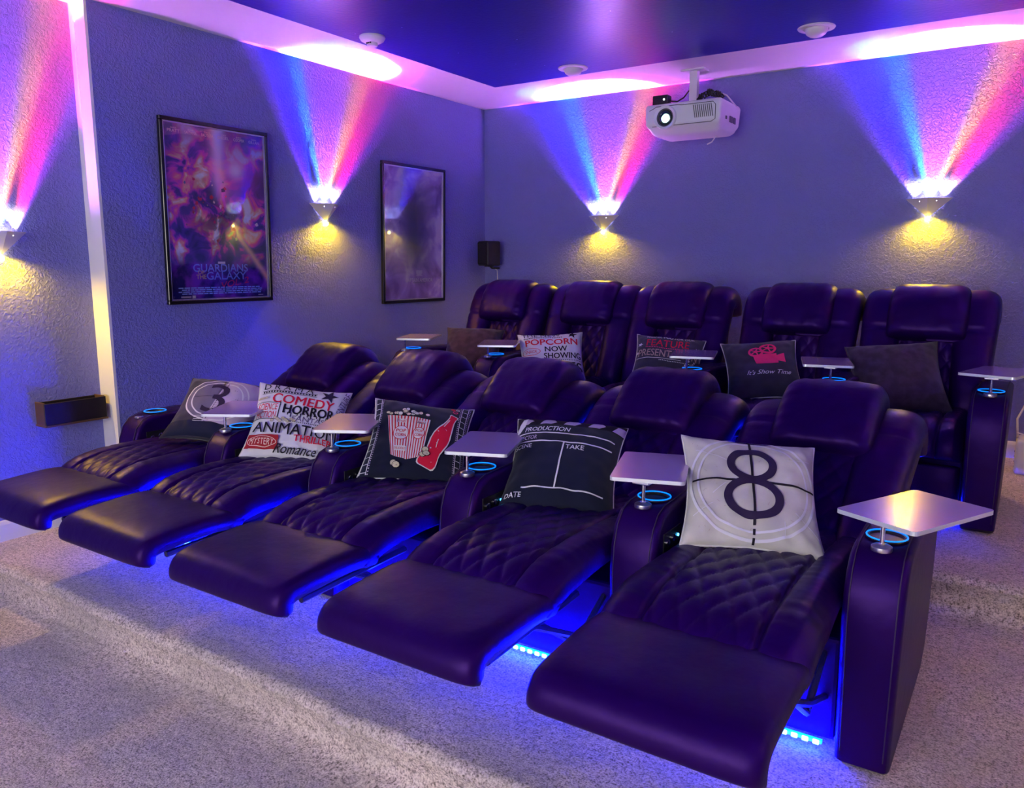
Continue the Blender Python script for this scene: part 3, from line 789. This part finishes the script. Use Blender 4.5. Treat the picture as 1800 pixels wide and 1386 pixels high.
# popcorn and bottle
k = Ink()
for x in (-.455, .425):
    for s_ in (-.030, .030): k.line((x + s_, -.48), (x + s_, .48), .007, 'white')
    for i in range(13): k.line((x - .03, -.46 + i * .077), (x + .03, -.46 + i * .077), .006, 'white'); k.layer -= 1
    k.dots(x - .045, x - .0449, -.48, 2, .001, 'white')
    for i in range(40): k.rect(x - .052, x - .040, -.48 + i * .0245, -.47 + i * .0245, 'lilac'); k.rect(x + .040, x + .052, -.48 + i * .0245, -.47 + i * .0245, 'lilac'); k.layer -= 2
    k.layer += 2
k.poly([(-.335, .195), (-.10, .19), (-.075, -.325), (-.225, -.285)], 'pale')
k.poly([(-.10, .19), (.095, .165), (.07, -.27), (-.075, -.325)], 'pale')
for i in range(7):
    a = i / 7 + .02; b = a + .055
    k.poly([(-.335 + .235 * a, .195), (-.335 + .235 * b, .195), (-.225 + .15 * b, -.285 - .04 * b), (-.225 + .15 * a, -.285 - .04 * a)], 'red'); k.layer -= 1
    k.poly([(-.10 + .195 * a, .19 - .025 * a), (-.10 + .195 * b, .19 - .025 * b), (-.075 + .145 * b, -.325 + .055 * b), (-.075 + .145 * a, -.325 + .055 * a)], 'red'); k.layer -= 1
k.layer += 2
for cx, cy, rx, ry in ((-.165, -.02, .078, .088), (.005, -.01, .056, .072)):
    k.disc(cx, cy, rx, ry, 'red'); k.disc(cx, cy, rx - .007, ry - .007, 'pale'); k.text('POP', cx, cy + .026, rx * 1.25, ry * .42, 'red', .03); k.text('CORN', cx, cy - .026, rx * 1.35, ry * .42, 'red', .03)
k.rect(-.225, -.125, .105, .150, 'pale'); k.text('Fresh!', -.175, .128, .085, .034, 'red', .02); k.rect(-.03, .05, .10, .14, 'pale'); k.text('Fresh!', .01, .12, .06, .028, 'red', .02)
k.rect(-.205, -.09, -.235, -.18, 'pale'); k.text('DELICIOUS', -.148, -.208, .10, .026, 'red', .02)
random.seed(11); base_layer = k.layer
for i in range(26):
    x = random.uniform(-.32, .075); y = .195 + random.uniform(-.01, .055) * (1 - abs((x + .12) / .26)) + .012; k.disc(x, y, .024, .021, 'black', 10); k.disc(x, y, .020, .017, random.choice(['cream', 'pale', 'peach']), 10)
k.layer = base_layer
def bottle(g, c, cx=.225, cy=-.03, rot=-19):
    pr = [(.034, .31), (.038, .285), (.030, .27), (.032, .215), (.044, .16), (.064, .09), (.080, .02), (.084, -.05), (.074, -.12), (.066, -.17), (.070, -.22), (.082, -.28), (.086, -.32), (.078, -.35), (.06, -.365)]
    P = [(x + g, y + (g if y > 0 else -g)) for x, y in pr]; P = P + [(-x, y) for x, y in P[::-1]]; a = R(rot)
    k.poly([(cx + x * cos(a) - y * sin(a), cy + x * sin(a) + y * cos(a)) for x, y in P], c)
bottle(.010, 'pale'); bottle(0, 'crimson')
k.line((.235, .10), (.285, .20), .010, 'pale'); k.line((.19, -.15), (.20, -.05), .008, 'pale')
k.ring(.325, .33, .028, .022, .008, 'pink', n=18); k.ring(.345, .385, .020, .016, .007, 'pale', n=18); k.disc(.30, .372, .024, .018, 'crimson', 12)
for x, y in ((-.185, -.375), (-.155, -.395), (.09, -.19), (.075, -.255), (.105, -.24)): k.disc(x, y, .036, .034, 'black', 10); k.disc(x, y, .030, .028, 'cream', 10); k.disc(x + .008, y - .006, .008, .006, 'tan', 6)
ppop = pillow(.445, 'navy pillow with a striped popcorn box, a red bottle and film strip edges', C_navy, k, place((-2.316, 2.715, -.807), 43, -50, 11, .935), P_cream, 14)
# genre words
k = Ink()
k.text('D R A M A', -.16, .405, .54, .105, 'black', -.01)
k.line((-.44, .325), (.16, .345), .006, 'black'); k.line((-.44, .285), (.16, .305), .006, 'black')
for i in range(19): k.rect(-.43 + i * .031, -.412 + i * .031, .295 + i * .0011, .318 + i * .0011, 'black'); k.layer -= 1
k.layer += 1
k.star(.29, .345, .105, 'plum', 14)
k.text('COMEDY', .035, .205, .66, .125, 'crimson', .028, 0, -2)
k.rect(-.48, -.19, -.075, .155, 'black'); k.rect(-.472, -.198, -.067, .147, 'white'); k.text('SCIENCE', -.33, .09, .23, .09, 'crimson', .01); k.text('FICTION', -.325, -.018, .22, .09, 'crimson', .01)
k.text('HORROR', .12, .075, .54, .115, 'black', .05)
for i in range(16): x = -.13 + i * .034; k.line((x, .03), (x, .03 - .012 - .022 * ((i * 7) % 3)), .010, 'black'); k.layer -= 1
k.layer += 1
k.text('FANTASY', .16, -.035, .40, .060, 'midviolet', -.01)
for i in range(9): k.disc(-.24 + .028 * i, -.075 + .018 * ((i * 5) % 3 - 1), .021, .018, 'tan', 9); k.disc(-.24 + .028 * i, -.075 + .018 * ((i * 5) % 3 - 1), .017, .014, 'cream', 9)
for i in range(7): k.disc(-.44 + .014 * i, .22 + .022 * ((i * 3) % 3 - 1), .018, .016, 'tan', 9); k.disc(-.44 + .014 * i, .22 + .022 * ((i * 3) % 3 - 1), .014, .012, 'cream', 9)
k.dots(-.06, .40, -.095, 24, .0065, 'black')
k.text('ANIMATION', .02, -.185, .86, .125, 'black', .012)
k.poly([(-.46, -.42), (-.44, -.275), (-.13, -.265), (-.12, -.30), (-.13, -.33), (-.115, -.40), (-.14, -.425)], 'darkred'); k.ring(-.29, -.345, .15, .06, .006, 'peach', n=30); k.text('MYSTERY', -.29, -.345, .24, .07, 'peach', .0)
k.text('THRILLER', .22, -.285, .38, .075, 'crimson', .035)
k.text('Romance', .06, -.405, .44, .095, 'black', .015, .45)
k.text('ADVENTURE', .44, .18, .50, .060, 'midviolet', -.005, 0, 82)
pword = pillow(.445, 'white pillow printed with COMEDY, HORROR and other film genre words', C_white, k, place((-3.068, 2.664, -.796), 46, -46, 11, .935), P_cream, 21)
# number 3 countdown
k = Ink()
k.disc(0, .04, .37, .35, 'haze', 40)
k.poly([(.03, .42), (.5, .40), (.5, -.32), (-.06, -.32), (-.02, -.05)], 'lilac')
k.rect(-.5, .5, -.5, -.33, 'navy')
k.ring(0, .04, .37, .35, .018, 'white', n=60); k.ring(0, .04, .30, .285, .016, 'white', n=60)
k.line((-.28, .04), (-.02, .06), .006, 'black'); k.line((.05, .32), (-.03, -.28), .006, 'black')
k.text('3', -.01, .045, .25, .46, 'plum', .0)
for i in range(7): k.line((-.01 - .004 * i, -.02 - .03 * i), (.03 - .004 * i, -.015 - .03 * i), .006, 'white')
for i in range(4): k.line((-.16, -.26 - .025 * i), (-.04, -.25 - .025 * i), .007, 'white')
pthree = pillow(.43, 'dark grey pillow printed with a number 3 countdown, half of it pale lilac', C_grey, k, place((-3.40, 2.445, -.722), 44, -54, 14, 1.), P_dark, 30, bend=.1)
# back row
pbrown = pillow(.42, 'plain dark brown plush pillow at the left end of the back row', C_brown, None, place((-3.404, 4.62, -.615), 30, -46, 3, .975), C_brown, 41, thick=.085)
k = Ink()
k.text('THE NEW', -.15, .42, .60, .09, 'black', -.01); k.dots(-.42, .16, .345, 22, .011, 'black'); k.star(.33, .40, .085, 'black', 10)
k.text('POPCORN', .0, .245, .82, .125, 'crimson', .035); k.text('NOW', .06, .10, .34, .10, 'black', .03); k.text('SHOWING', .16, -.03, .58, .105, 'black', .03)
k.ring(-.33, .06, .15, .07, .008, 'crimson', n=28); k.text('SNACK', -.33, .06, .2, .055, 'crimson', .0); k.dots(-.4, .45, -.115, 30, .008, 'black')
k.text('MOVIES', .05, -.235, .80, .16, 'black', .012); k.text("It's the show", .1, -.40, .66, .075, 'tan', .01, .4)
pbpop = pillow(.43, 'white pillow printed with POPCORN and NOW SHOWING on the back row', C_white, k, place((-2.711, 4.59, -.635), 34, -42, -2, .955), P_cream, 52)
k = Ink()
k.text('THANK YOU FOR OUR', 0, .40, .70, .06, 'white', .01); k.text('FEATURE', -.02, .255, .62, .15, 'crimson', .01); k.dots(-.33, .30, .155, 26, .008, 'pink')
k.text('PRESENTATION', .0, .05, .88, .13, 'tan', .01); k.line((-.47, -.05), (.2, -.05), .008, 'white'); k.dots(-.1, .44, -.085, 24, .007, 'white')
k.star(-.43, .22, .045, 'white', 20); k.star(-.46, .06, .03, 'white', 0); k.star(.43, .2, .045, 'lilac', 20)
for i in range(10): k.disc(.25 + .022 * i, -.16 + .04 * ((i * 5) % 4), .016, .02, 'lilac', 7)
pbf = pillow(.42, 'dark pillow with the red word FEATURE, half hidden behind a front headrest', C_grey, k, place((-1.87, 4.56, -.60), 22, -46, 6, .975), P_cream, 61)
k = Ink()
k.ring(-.075, .19, .10, .085, .030, 'pink', n=30); k.ring(.085, .245, .115, .095, .032, 'pink', n=30)
for cx, cy, r in ((-.075, .19, .1), (.085, .245, .115)):
    k.disc(cx, cy, .026, .022, 'pink', 12)
    for i in range(5): k.line((cx, cy), (cx + r * .8 * cos(i * 1.257), cy + r * .68 * sin(i * 1.257)), .018, 'pink')
k.poly([(-.12, .13), (.19, .15), (.19, .12), (.29, .15), (.30, .0), (.20, .03), (.20, -.01), (-.09, -.02)], 'pink')
k.text("It's Show Time", .06, -.16, .58, .075, 'white', .0, .45)
pbc = pillow(.42, 'dark violet pillow with a red film camera and white handwriting', C_grey, k, place((-1.289, 4.575, -.600), 20, -46, -6, .975), P_cream, 74)
pbl = pillow(.46, 'large plain plum plush pillow at the right end of the back row', C_plum, None, place((-.59, 4.66, -.605), 12, -42, -8, .975), C_plum, 88, thick=.09)

#==MARK_WALLTHINGS
# ------------------------------------------------------------------ framed posters (local x along the wall, y into the wall)
def poster_mat(kind):
    m = mat('poster_print_' + kind, (.2, .1, .3), .45, spec=.3); t = m.node_tree; b = t.nodes['Principled BSDF']
    tc = N(t, 'ShaderNodeTexCoord'); sp = N(t, 'ShaderNodeSeparateXYZ'); t.links.new(tc.outputs['Object'], sp.inputs[0])
    x, _, z = sp.outputs
    def noi(sc, det, dist=0., ox=0):
        mp = N(t, 'ShaderNodeMapping'); t.links.new(tc.outputs['Object'], mp.inputs[0]); mp.inputs['Location'].default_value = (ox, ox * .7, 0)
        n = N(t, 'ShaderNodeTexNoise'); n.inputs['Scale'].default_value = sc; n.inputs['Detail'].default_value = det; n.inputs['Distortion'].default_value = dist
        t.links.new(mp.outputs[0], n.inputs[0]); return n.outputs[0]
    def gauss(expr): return math_node(t, 'POWER', 2.718, math_node(t, 'MULTIPLY', expr, -1))
    def sq(v, c, w): return math_node(t, 'POWER', math_node(t, 'ABSOLUTE', math_node(t, 'DIVIDE', math_node(t, 'SUBTRACT', v, c), w)), 2)
    if kind == 'space':
        c = ramp(t, noi(7.5, 11, .7), [(.36, (.012, .003, .10)), (.45, (.10, .010, .30)), (.50, (.75, .03, .50)), (.54, (1., .10, .26)), (.59, (1., .50, .22)), (.65, (1., .95, .85))])
        vz = math_node(t, 'ADD', z, .5)
        mask = ramp(t, vz, [(.0, (0, 0, 0)), (.20, (0, 0, 0)), (.30, (1, 1, 1)), (.75, (1, 1, 1)), (.95, (.30, .30, .30))])
        dark = ramp(t, noi(9, 4), [(.42, (.008, .008, .14)), (.60, (.22, .03, .52))])
        c = mixc(t, mask, dark, c)
        figs = math_node(t, 'MULTIPLY', gauss(math_node(t, 'ADD', sq(x, -.03, .16), sq(z, -.02, .18))), ramp(t, noi(11, 3, .5, 3), [(.44, (0, 0, 0)), (.50, (1, 1, 1))]))
        c = mixc(t, math_node(t, 'MULTIPLY', figs, .8), c, (.05, .012, .03))
        beam = math_node(t, 'MULTIPLY', gauss(sq(x, .01, .045)), ramp(t, vz, [(.55, (0, 0, 0)), (.70, (1, 1, 1))]))
        c = mixc(t, math_node(t, 'MULTIPLY', beam, .95), c, (.60, .66, 1.))
        burst = gauss(math_node(t, 'ADD', sq(x, .13, .050), sq(z, .27, .045)))
        halo = gauss(math_node(t, 'ADD', sq(x, .15, .15), sq(z, .24, .13)))
        c = mixc(t, math_node(t, 'MULTIPLY', halo, .7), c, (.80, .02, .35)); c = mixc(t, burst, c, (1., .72, .66))
        d = math_node(t, 'ADD', math_node(t, 'MULTIPLY', x, .78), math_node(t, 'MULTIPLY', z, .62))      # slanted fiery trail, lower right
        tr = math_node(t, 'MULTIPLY', gauss(sq(d, .035, .018)), math_node(t, 'GREATER_THAN', x, .12))
        c = mixc(t, math_node(t, 'MULTIPLY', tr, .8), c, (1., .55, .30))
    else:
        c = ramp(t, noi(5, 6, .6), [(.34, (.25, .12, .42)), (.50, (.55, .34, .80)), (.62, (.95, .78, 1.))])
        body = gauss(math_node(t, 'ADD', sq(x, .0, .20), math_node(t, 'POWER', math_node(t, 'ABSOLUTE', math_node(t, 'DIVIDE', math_node(t, 'SUBTRACT', z, .05), .34)), 4)))
        c = mixc(t, math_node(t, 'MULTIPLY', body, .96), c, (.022, .009, .055))
    t.links.new(c, b.inputs['Base Color']); return m
def poster(loc, rz, w, h, kind, label, ink_fn):
    root = thing('framed_poster', label, 'poster', loc, rot=(R(1.2), 0, rz))
    fw, fd = .022, .026
    bm = bmesh.new()
    for a in ((-w / 2, w / 2, h / 2 - fw, h / 2), (-w / 2, w / 2, -h / 2, -h / 2 + fw), (-w / 2, -w / 2 + fw, -h / 2 + fw, h / 2 - fw), (w / 2 - fw, w / 2, -h / 2 + fw, h / 2 - fw)):
        box(bm, a[0], a[1], -fd, 0, a[2], a[3], bev=.003, seg=1)
    link('frame', bm, M['black_frame'], root)
    bm = bmesh.new(); lw = .007
    W2, H2 = w / 2 - fw, h / 2 - fw
    for a in ((-W2, W2, H2 - lw, H2), (-W2, W2, -H2, -H2 + lw), (-W2, -W2 + lw, -H2 + lw, H2 - lw), (W2 - lw, W2, -H2 + lw, H2 - lw)): box(bm, a[0], a[1], -.020, -.006, a[2], a[3])
    o = link('frame_glint', bm, M['silver'], root); o['label'] = 'thin silver strip imitating the reflection along the inner frame edge'  # added silver strip imitates the reflection caught inside the glossy black frame
    bm = newbox(-W2, W2, -.008, -.004, -H2, H2)
    ink = Ink(); ink_fn(ink); cols = list(ink.cols)
    ink.merge_into(bm, lambda u, v: Vector((u * w, -.008, v * h)), .0003, .00003)
    link('poster_print', bm, [poster_mat(kind)] + [ink_mat(c) for c in cols], root)
    bm = newbox(-W2 + .001, W2 - .001, -.0145, -.0125, -H2 + .001, H2 - .001); link('glass_pane', bm, M['glass'], root)
def ink1(k):
    for i, (a, b) in enumerate((('CHRIS', 'PRATT'), ('ZOE', 'SALDANA'), ('DAVE', 'BAUTISTA'), ('VIN', 'DIESEL'), ('BRADLEY', 'COOPER'), ('KAREN', 'GILLAN'))):
        x = -.37 + i * .148; k.text(a, x, .448, .05, .008, 'peach'); k.text(b, x, .433, .105, .016, 'peach', .01)
    random.seed(9)
    for i in range(44):                                        # plain debris and sparks
        x, y = random.gauss(-.05, .17), random.gauss(.02, .15); r = random.uniform(.006, .030); a = random.uniform(0, 6.28)
        if abs(x) > .42 or y < -.22 or y > .38: continue
        k.poly([(x + r * random.uniform(.4, 1) * cos(a + t), y + .7 * r * random.uniform(.4, 1) * sin(a + t)) for t in (0, 1.2, 2.3, 3.5, 4.9)], random.choice(['darkred', 'peach', 'crimson', 'tan', 'midviolet', 'darkred', 'plum'])); k.layer -= .8
    k.rect(-.03, .04, -.276, -.264, 'white')
    k.text('GUARDIANS', .0, -.300, .52, .044, 'steel', .04); k.text('OF', -.19, -.325, .06, .020, 'gold', .03); k.text('THE', -.19, -.350, .09, .024, 'gold', .03)
    k.text('GALAXY', .05, -.345, .38, .044, 'steel', .04); k.text('VOL. 2', .13, -.385, .27, .036, 'pink', .03, .2, 7)
    random.seed(5)
    for r in range(4):
        x = -.40 + .03 * (r % 2)
        while x < .38:
            l = random.uniform(.02, .06); k.rect(x, min(.4, x + l), -.415 - r * .011, -.409 - r * .011, 'steel'); k.layer -= 1; x += l + .008
    k.layer += 1
    k.rect(-.38, -.29, -.466, -.458, 'lilac'); k.rect(-.28, -.25, -.470, -.454, 'white'); k.rect(.36, .41, -.464, -.459, 'lilac')
def ink2(k):
    k.text('CAPTAIN AMERICA', .08, -.335, .44, .028, 'white', .015); k.rect(.03, .13, -.29, -.262, 'lilac'); k.poly([(.02, -.305), (.14, -.305), (.11, -.29), (.05, -.29)], 'lilac')
    k.rect(-.02, .18, -.358, -.353, 'grey')
poster((XL - .0 + .012, (2.671 + 3.407) / 2, 1.858), R(90), .736, 1.035, 'space', 'black framed space adventure poster in magenta and orange, the left one on the wall', ink1)
poster((XL - .0 + .012, (4.43 + 5.20) / 2, 1.80), R(90), .745, 1.05, 'dusk', 'black framed dim violet poster, the right one on the wall', ink2)

# ------------------------------------------------------------------ projector under the ceiling
pr = thing('ceiling_projector', 'white video projector hanging below the ceiling border, lens lit', 'projector', (-2.095, 5.43, 2.545))
bm = bmesh.new(); prof = []
extrude_poly(bm, [(-.275, y, z) for y, z in ((-.20, .105), (-.20, -.045), (-.12, -.10), (.16, -.10), (.205, -.045), (.205, .105))], (.55, 0, 0))
for v in bm.verts:
    if v.co.z < -.08: v.co.x *= .84
bmesh.ops.bevel(bm, geom=list(bm.edges), offset=.030, segments=5, affect='EDGES', profile=.5)
link('housing', bm, M['projector'], pr, smooth='auto')
bm = newbox(-.150, .205, -.09, .14, .098, .118, bev=.006); link('top_cover', bm, M['projector'], pr)
LX = -.115
bm = bmesh.new(); lathe(bm, [(.060, -.215), (.076, -.222), (.080, -.212), (.080, -.19), (.060, -.185), (.058, -.20)], (LX, 0, .008), 'Y', 40, loop=True); lr = link('lens_ring', bm, M['projector'], pr, smooth='auto')
bm = bmesh.new(); lathe(bm, [(.060, -.212), (.048, -.205), (.050, -.196), (.060, -.200)], (LX, 0, .008), 'Y', 40, loop=True); link('lens_barrel', bm, M['projector_dark'], lr, smooth='auto')
bm = bmesh.new(); lathe(bm, [(.052, -.206), (.040, -.213), (.020, -.217), (.002, -.218)], (LX, 0, .008), 'Y', 40); l_ = link('lens', bm, M['lens'], pr, smooth=True)
bm = bmesh.new(); lathe(bm, [(.030, -.2165), (.018, -.2195), (.002, -.2205)], (LX + .006, 0, .002), 'Y', 30); g_ = link('lens_light', bm, M['lens_glow'], l_, smooth=True); g_['label'] = 'glowing pale green lens centre'
bm = bmesh.new()
for i in range(10): box(bm, .085 + i * .0135, .0885 + i * .0135, -.2065, -.198, -.012 - i * .0, .072, bev=.001, seg=1)
gl = link('vent_grille', bm, M['projector_dark'], pr); gl['label'] = 'dark slanted air vents'
for v in gl.data.vertices: v.co.x += (.03 - v.co.z) * .18
bm = bmesh.new()
tube(bm, [(-.235, -.200, .062), (-.20, -.2020, .075), (-.185, -.2020, .084), (-.03, -.2020, .084), (.0, -.2020, .080), (.215, -.2020, .080), (.232, -.2015, .06), (.232, -.2015, -.030), (.205, -.2010, -.045), (-.21, -.201, -.045)], .0022, 6)
link('front_seam', bm, M['projector_dark'], pr)
bm = bmesh.new(); lathe(bm, [(.002, .0), (.022, .0), (.024, .010), (.020, .022), (.002, .024)], (-.235, -.12, .088), 'Z', 20); link('adjusting_foot', bm, M['black_plastic'], pr, smooth='auto')
bm = bmesh.new(); box(bm, .266, .272, -.02, .04, -.03, .01, bev=.001); box(bm, .266, .272, .06, .10, -.03, .01, bev=.001); box(bm, .266, .272, -.10, -.08, -.02, .0, bev=.001); link('control_panel', bm, M['projector_dark'], pr)
mt = thing('projector_mount', 'white ceiling bracket holding the projector', 'mount', (-2.095, 5.44, ZC))
bm = newbox(-.085, .085, -.05, .05, -.012, 0, bev=.004); link('ceiling_plate', bm, M['white_plastic'], mt)
bm = newbox(-.028, .028, -.022, .022, -.222, -.010, bev=.003); link('drop_post', bm, M['white_plastic'], mt)
bm = newbox(-.070, .080, -.06, .06, -.228, -.214, bev=.003); link('lower_bracket', bm, M['white_plastic'], mt)
md = thing('media_player', 'small black box with a white light on top of the projector', 'media player', (-2.27, 5.30, 2.650))
bm = newbox(-.055, .055, -.035, .035, .0, .062, bev=.004); link('case', bm, M['black_plastic'], md)
bm = bmesh.new(); lathe(bm, [(.006, -.037), (.006, -.0355), (.001, -.0355)], (.03, 0, .032), 'Y', 12); s_ = link('status_light', bm, mat('white_status_light', (1, 1, 1), emit=(1, 1, 1), estr=3), md); s_['label'] = 'tiny white light'
bm = bmesh.new(); tube(bm, [(-2.215, 5.31, 2.675), (-2.17, 5.33, 2.67), (-2.14, 5.37, 2.70), (-2.125, 5.42, 2.75)], .005, 8)
tag(link('black_cable', bm, M['black_plastic'], smooth=True), 'short black cable from the small black box to the projector post', 'cable')
bm = bmesh.new()
for a in range(3):
    P = [(-2.06 + .19 * i / 14, 5.40 + .015 * sin(i * 1.3 + a), 2.672 + .045 * sin(pi * i / 14) + .022 * sin(i * 1.7 + a * 2)) for i in range(15)]
    tube(bm, catmull([(p[1], p[2]) for p in P], 1) and P, .006, 8)
tag(link('cable_bundle', bm, M['black_plastic'], smooth=True), 'tangle of black cables on top of the projector', 'cables')
bm = bmesh.new(); tube(bm, [(-2.03, 5.50, 2.72), (-1.95, 5.48, 2.738), (-1.87, 5.46, 2.70), (-1.82, 5.52, 2.63)], .005, 8)
tag(link('white_cable', bm, M['white_plastic'], smooth=True), 'white cable arching over the top right of the projector', 'cable')
bm = bmesh.new(); tube(bm, [(-1.93, 5.46, 2.45), (-1.94, 5.45, 2.425), (-1.955, 5.44, 2.40), (-1.985, 5.43, 2.385)], .0045, 8)
tag(link('hanging_cable', bm, M['white_plastic'], smooth=True), 'short white cable end hanging below the projector', 'cable')

# ------------------------------------------------------------------ ceiling fittings
for x, y, lb in ((-2.757, 4.915, 'white eyeball fitting in the navy ceiling left of the projector'), (-1.167, 4.867, 'white eyeball fitting in the navy ceiling right of the projector')):
    t_ = thing('eyeball_downlight', lb, 'ceiling light', (x, y, ZC - .006), 0, 'eyeball fittings in the navy ceiling')
    bm = bmesh.new(); lathe(bm, [(.066, -.003), (.070, -.010), (.098, -.008), (.102, -.002), (.100, .0), (.066, .0)], n=40); link('trim_ring', bm, M['white_plastic'], t_, smooth='auto')
    bm = bmesh.new(); lathe(bm, [(.064, -.002), (.062, -.018), (.052, -.036), (.034, -.048), (.016, -.054), (.001, -.055)], n=36); link('eyeball', bm, M['white_plastic'], t_, smooth=True)
t_ = thing('smoke_detector', 'round white smoke detector on the navy ceiling edge above the left wall', 'smoke detector', (-3.375, 3.618, ZC - .006))
bm = bmesh.new(); lathe(bm, [(.001, 0), (.074, 0), (.076, -.010), (.068, -.024), (.050, -.034), (.034, -.036), (.001, -.036)], n=40); link('base', bm, M['white_plastic'], t_, smooth='auto')
bm = bmesh.new(); lathe(bm, [(.001, -.034), (.030, -.034), (.031, -.050), (.026, -.056), (.001, -.056)], n=30); link('sensor_head', bm, M['white_plastic'], t_, smooth='auto')
bm = bmesh.new()
for i in range(3): box(bm, -.018 + i * .013, -.009 + i * .013, -.0335, -.028, -.044, -.037)
link('sensor_slots', bm, M['black_plastic'], t_)

# ------------------------------------------------------------------ corner speaker, wood box, white device
sp_ = thing('corner_speaker', 'small black speaker in the corner of the back wall', 'speaker', (-3.985, 5.66, 1.56 + .105), R(-18))
bm = newbox(-.075, .075, -.07, .07, -.105, .105, bev=.014, seg=3); link('cabinet', bm, M['speaker'], sp_, smooth='auto')
bm = newbox(-.064, .064, -.078, -.068, -.090, .094, bev=.006, seg=2); link('speaker_grille', bm, mat('speaker_cloth', (.008, .007, .012), .9, bump=[(900, .5, .001)]), sp_)
bm = bmesh.new(); tube(bm, [(0, .0, -.10), (0, .03, -.125), (0, .11, -.125)], .008, 8); box(bm, -.03, .03, -.03, .03, -.114, -.104, bev=.003); link('wall_bracket', bm, M['black_plastic'], sp_)
bm = bmesh.new(); tube(bm, [(-3.985, 5.72, 1.55), (-3.985, 5.785, 1.52), (-3.985, 5.793, 1.40), (-3.985, 5.793, 1.0), (-3.985, 5.793, P2 + .10)], .004, 8)
tag(link('speaker_wire', bm, M['white_plastic'], smooth=True), 'thin white wire running down the wall below the corner speaker', 'wire')
wb = thing('wooden_wall_box', 'small dark stained open wooden box on the left wall', 'wall box', (XREC, 2.135, .80))
y0, y1 = -.155, .165
link('front_panel', newbox(.088, .098, y0, y1, -.052, .060, bev=.001, seg=1), M['wood_dark'], wb)
for a, b in ((y0, y0 + .010), (y1 - .010, y1)): o = link('side_panel', newbox(.0, .088, a, b, -.052, .064, bev=.001, seg=1), M['wood'], wb); o['label'] = 'lighter brown end board'
link('bottom_panel', newbox(0, .104, y0 - .004, y1 + .004, -.062, -.052, bev=.001, seg=1), M['wood'], wb)
link('rear_panel', newbox(0, .008, y0 + .01, y1 - .01, -.052, .060, bev=.001, seg=1), M['wood_dark'], wb)
dv = thing('white_floor_device', 'white boxy plastic device on the carpet at the right picture edge', 'device', (.10, 5.42, P2))
link('case', newbox(-.125, .125, -.10, .10, .0, .205, bev=.022, seg=4), M['white_plastic'], dv, smooth='auto')
bm = bmesh.new()
tube(bm, [(-.06, -.102, .05), (-.06, -.102, .15), (-.045, -.102, .165), (.045, -.102, .165), (.06, -.102, .15), (.06, -.102, .05), (.045, -.102, .035), (-.045, -.102, .035)], .003, 6, True)
link('door_seam', bm, mat('soft_grey_seam', (.45, .42, .48), .5), dv)
bm = bmesh.new()
for i in range(4): lathe(bm, [(.005, -.127), (.005, -.1235), (.001, -.1235)], (0, -.06, .04 + i * .03), 'X', 10)
link('port_dots', bm, M['black_plastic'], dv)
bm = bmesh.new(); tube(bm, [(-.02, 5.44, P2 + .20), (-.03, 5.50, P2 + .30), (.02, 5.60, P2 + .42), (.06, 5.70, P2 + .60), (.07, 5.79, P2 + .66)], .006, 8); tube(bm, [(-.02, 5.44, P2 + .20), (-.02, 5.36, P2 + .24), (.02, 5.36, P2 + .23), (.06, 5.40, P2 + .205)], .005, 8)
tag(link('device_cable', bm, M['white_plastic'], smooth=True), 'pale cable rising from the white device to the wall', 'cable')
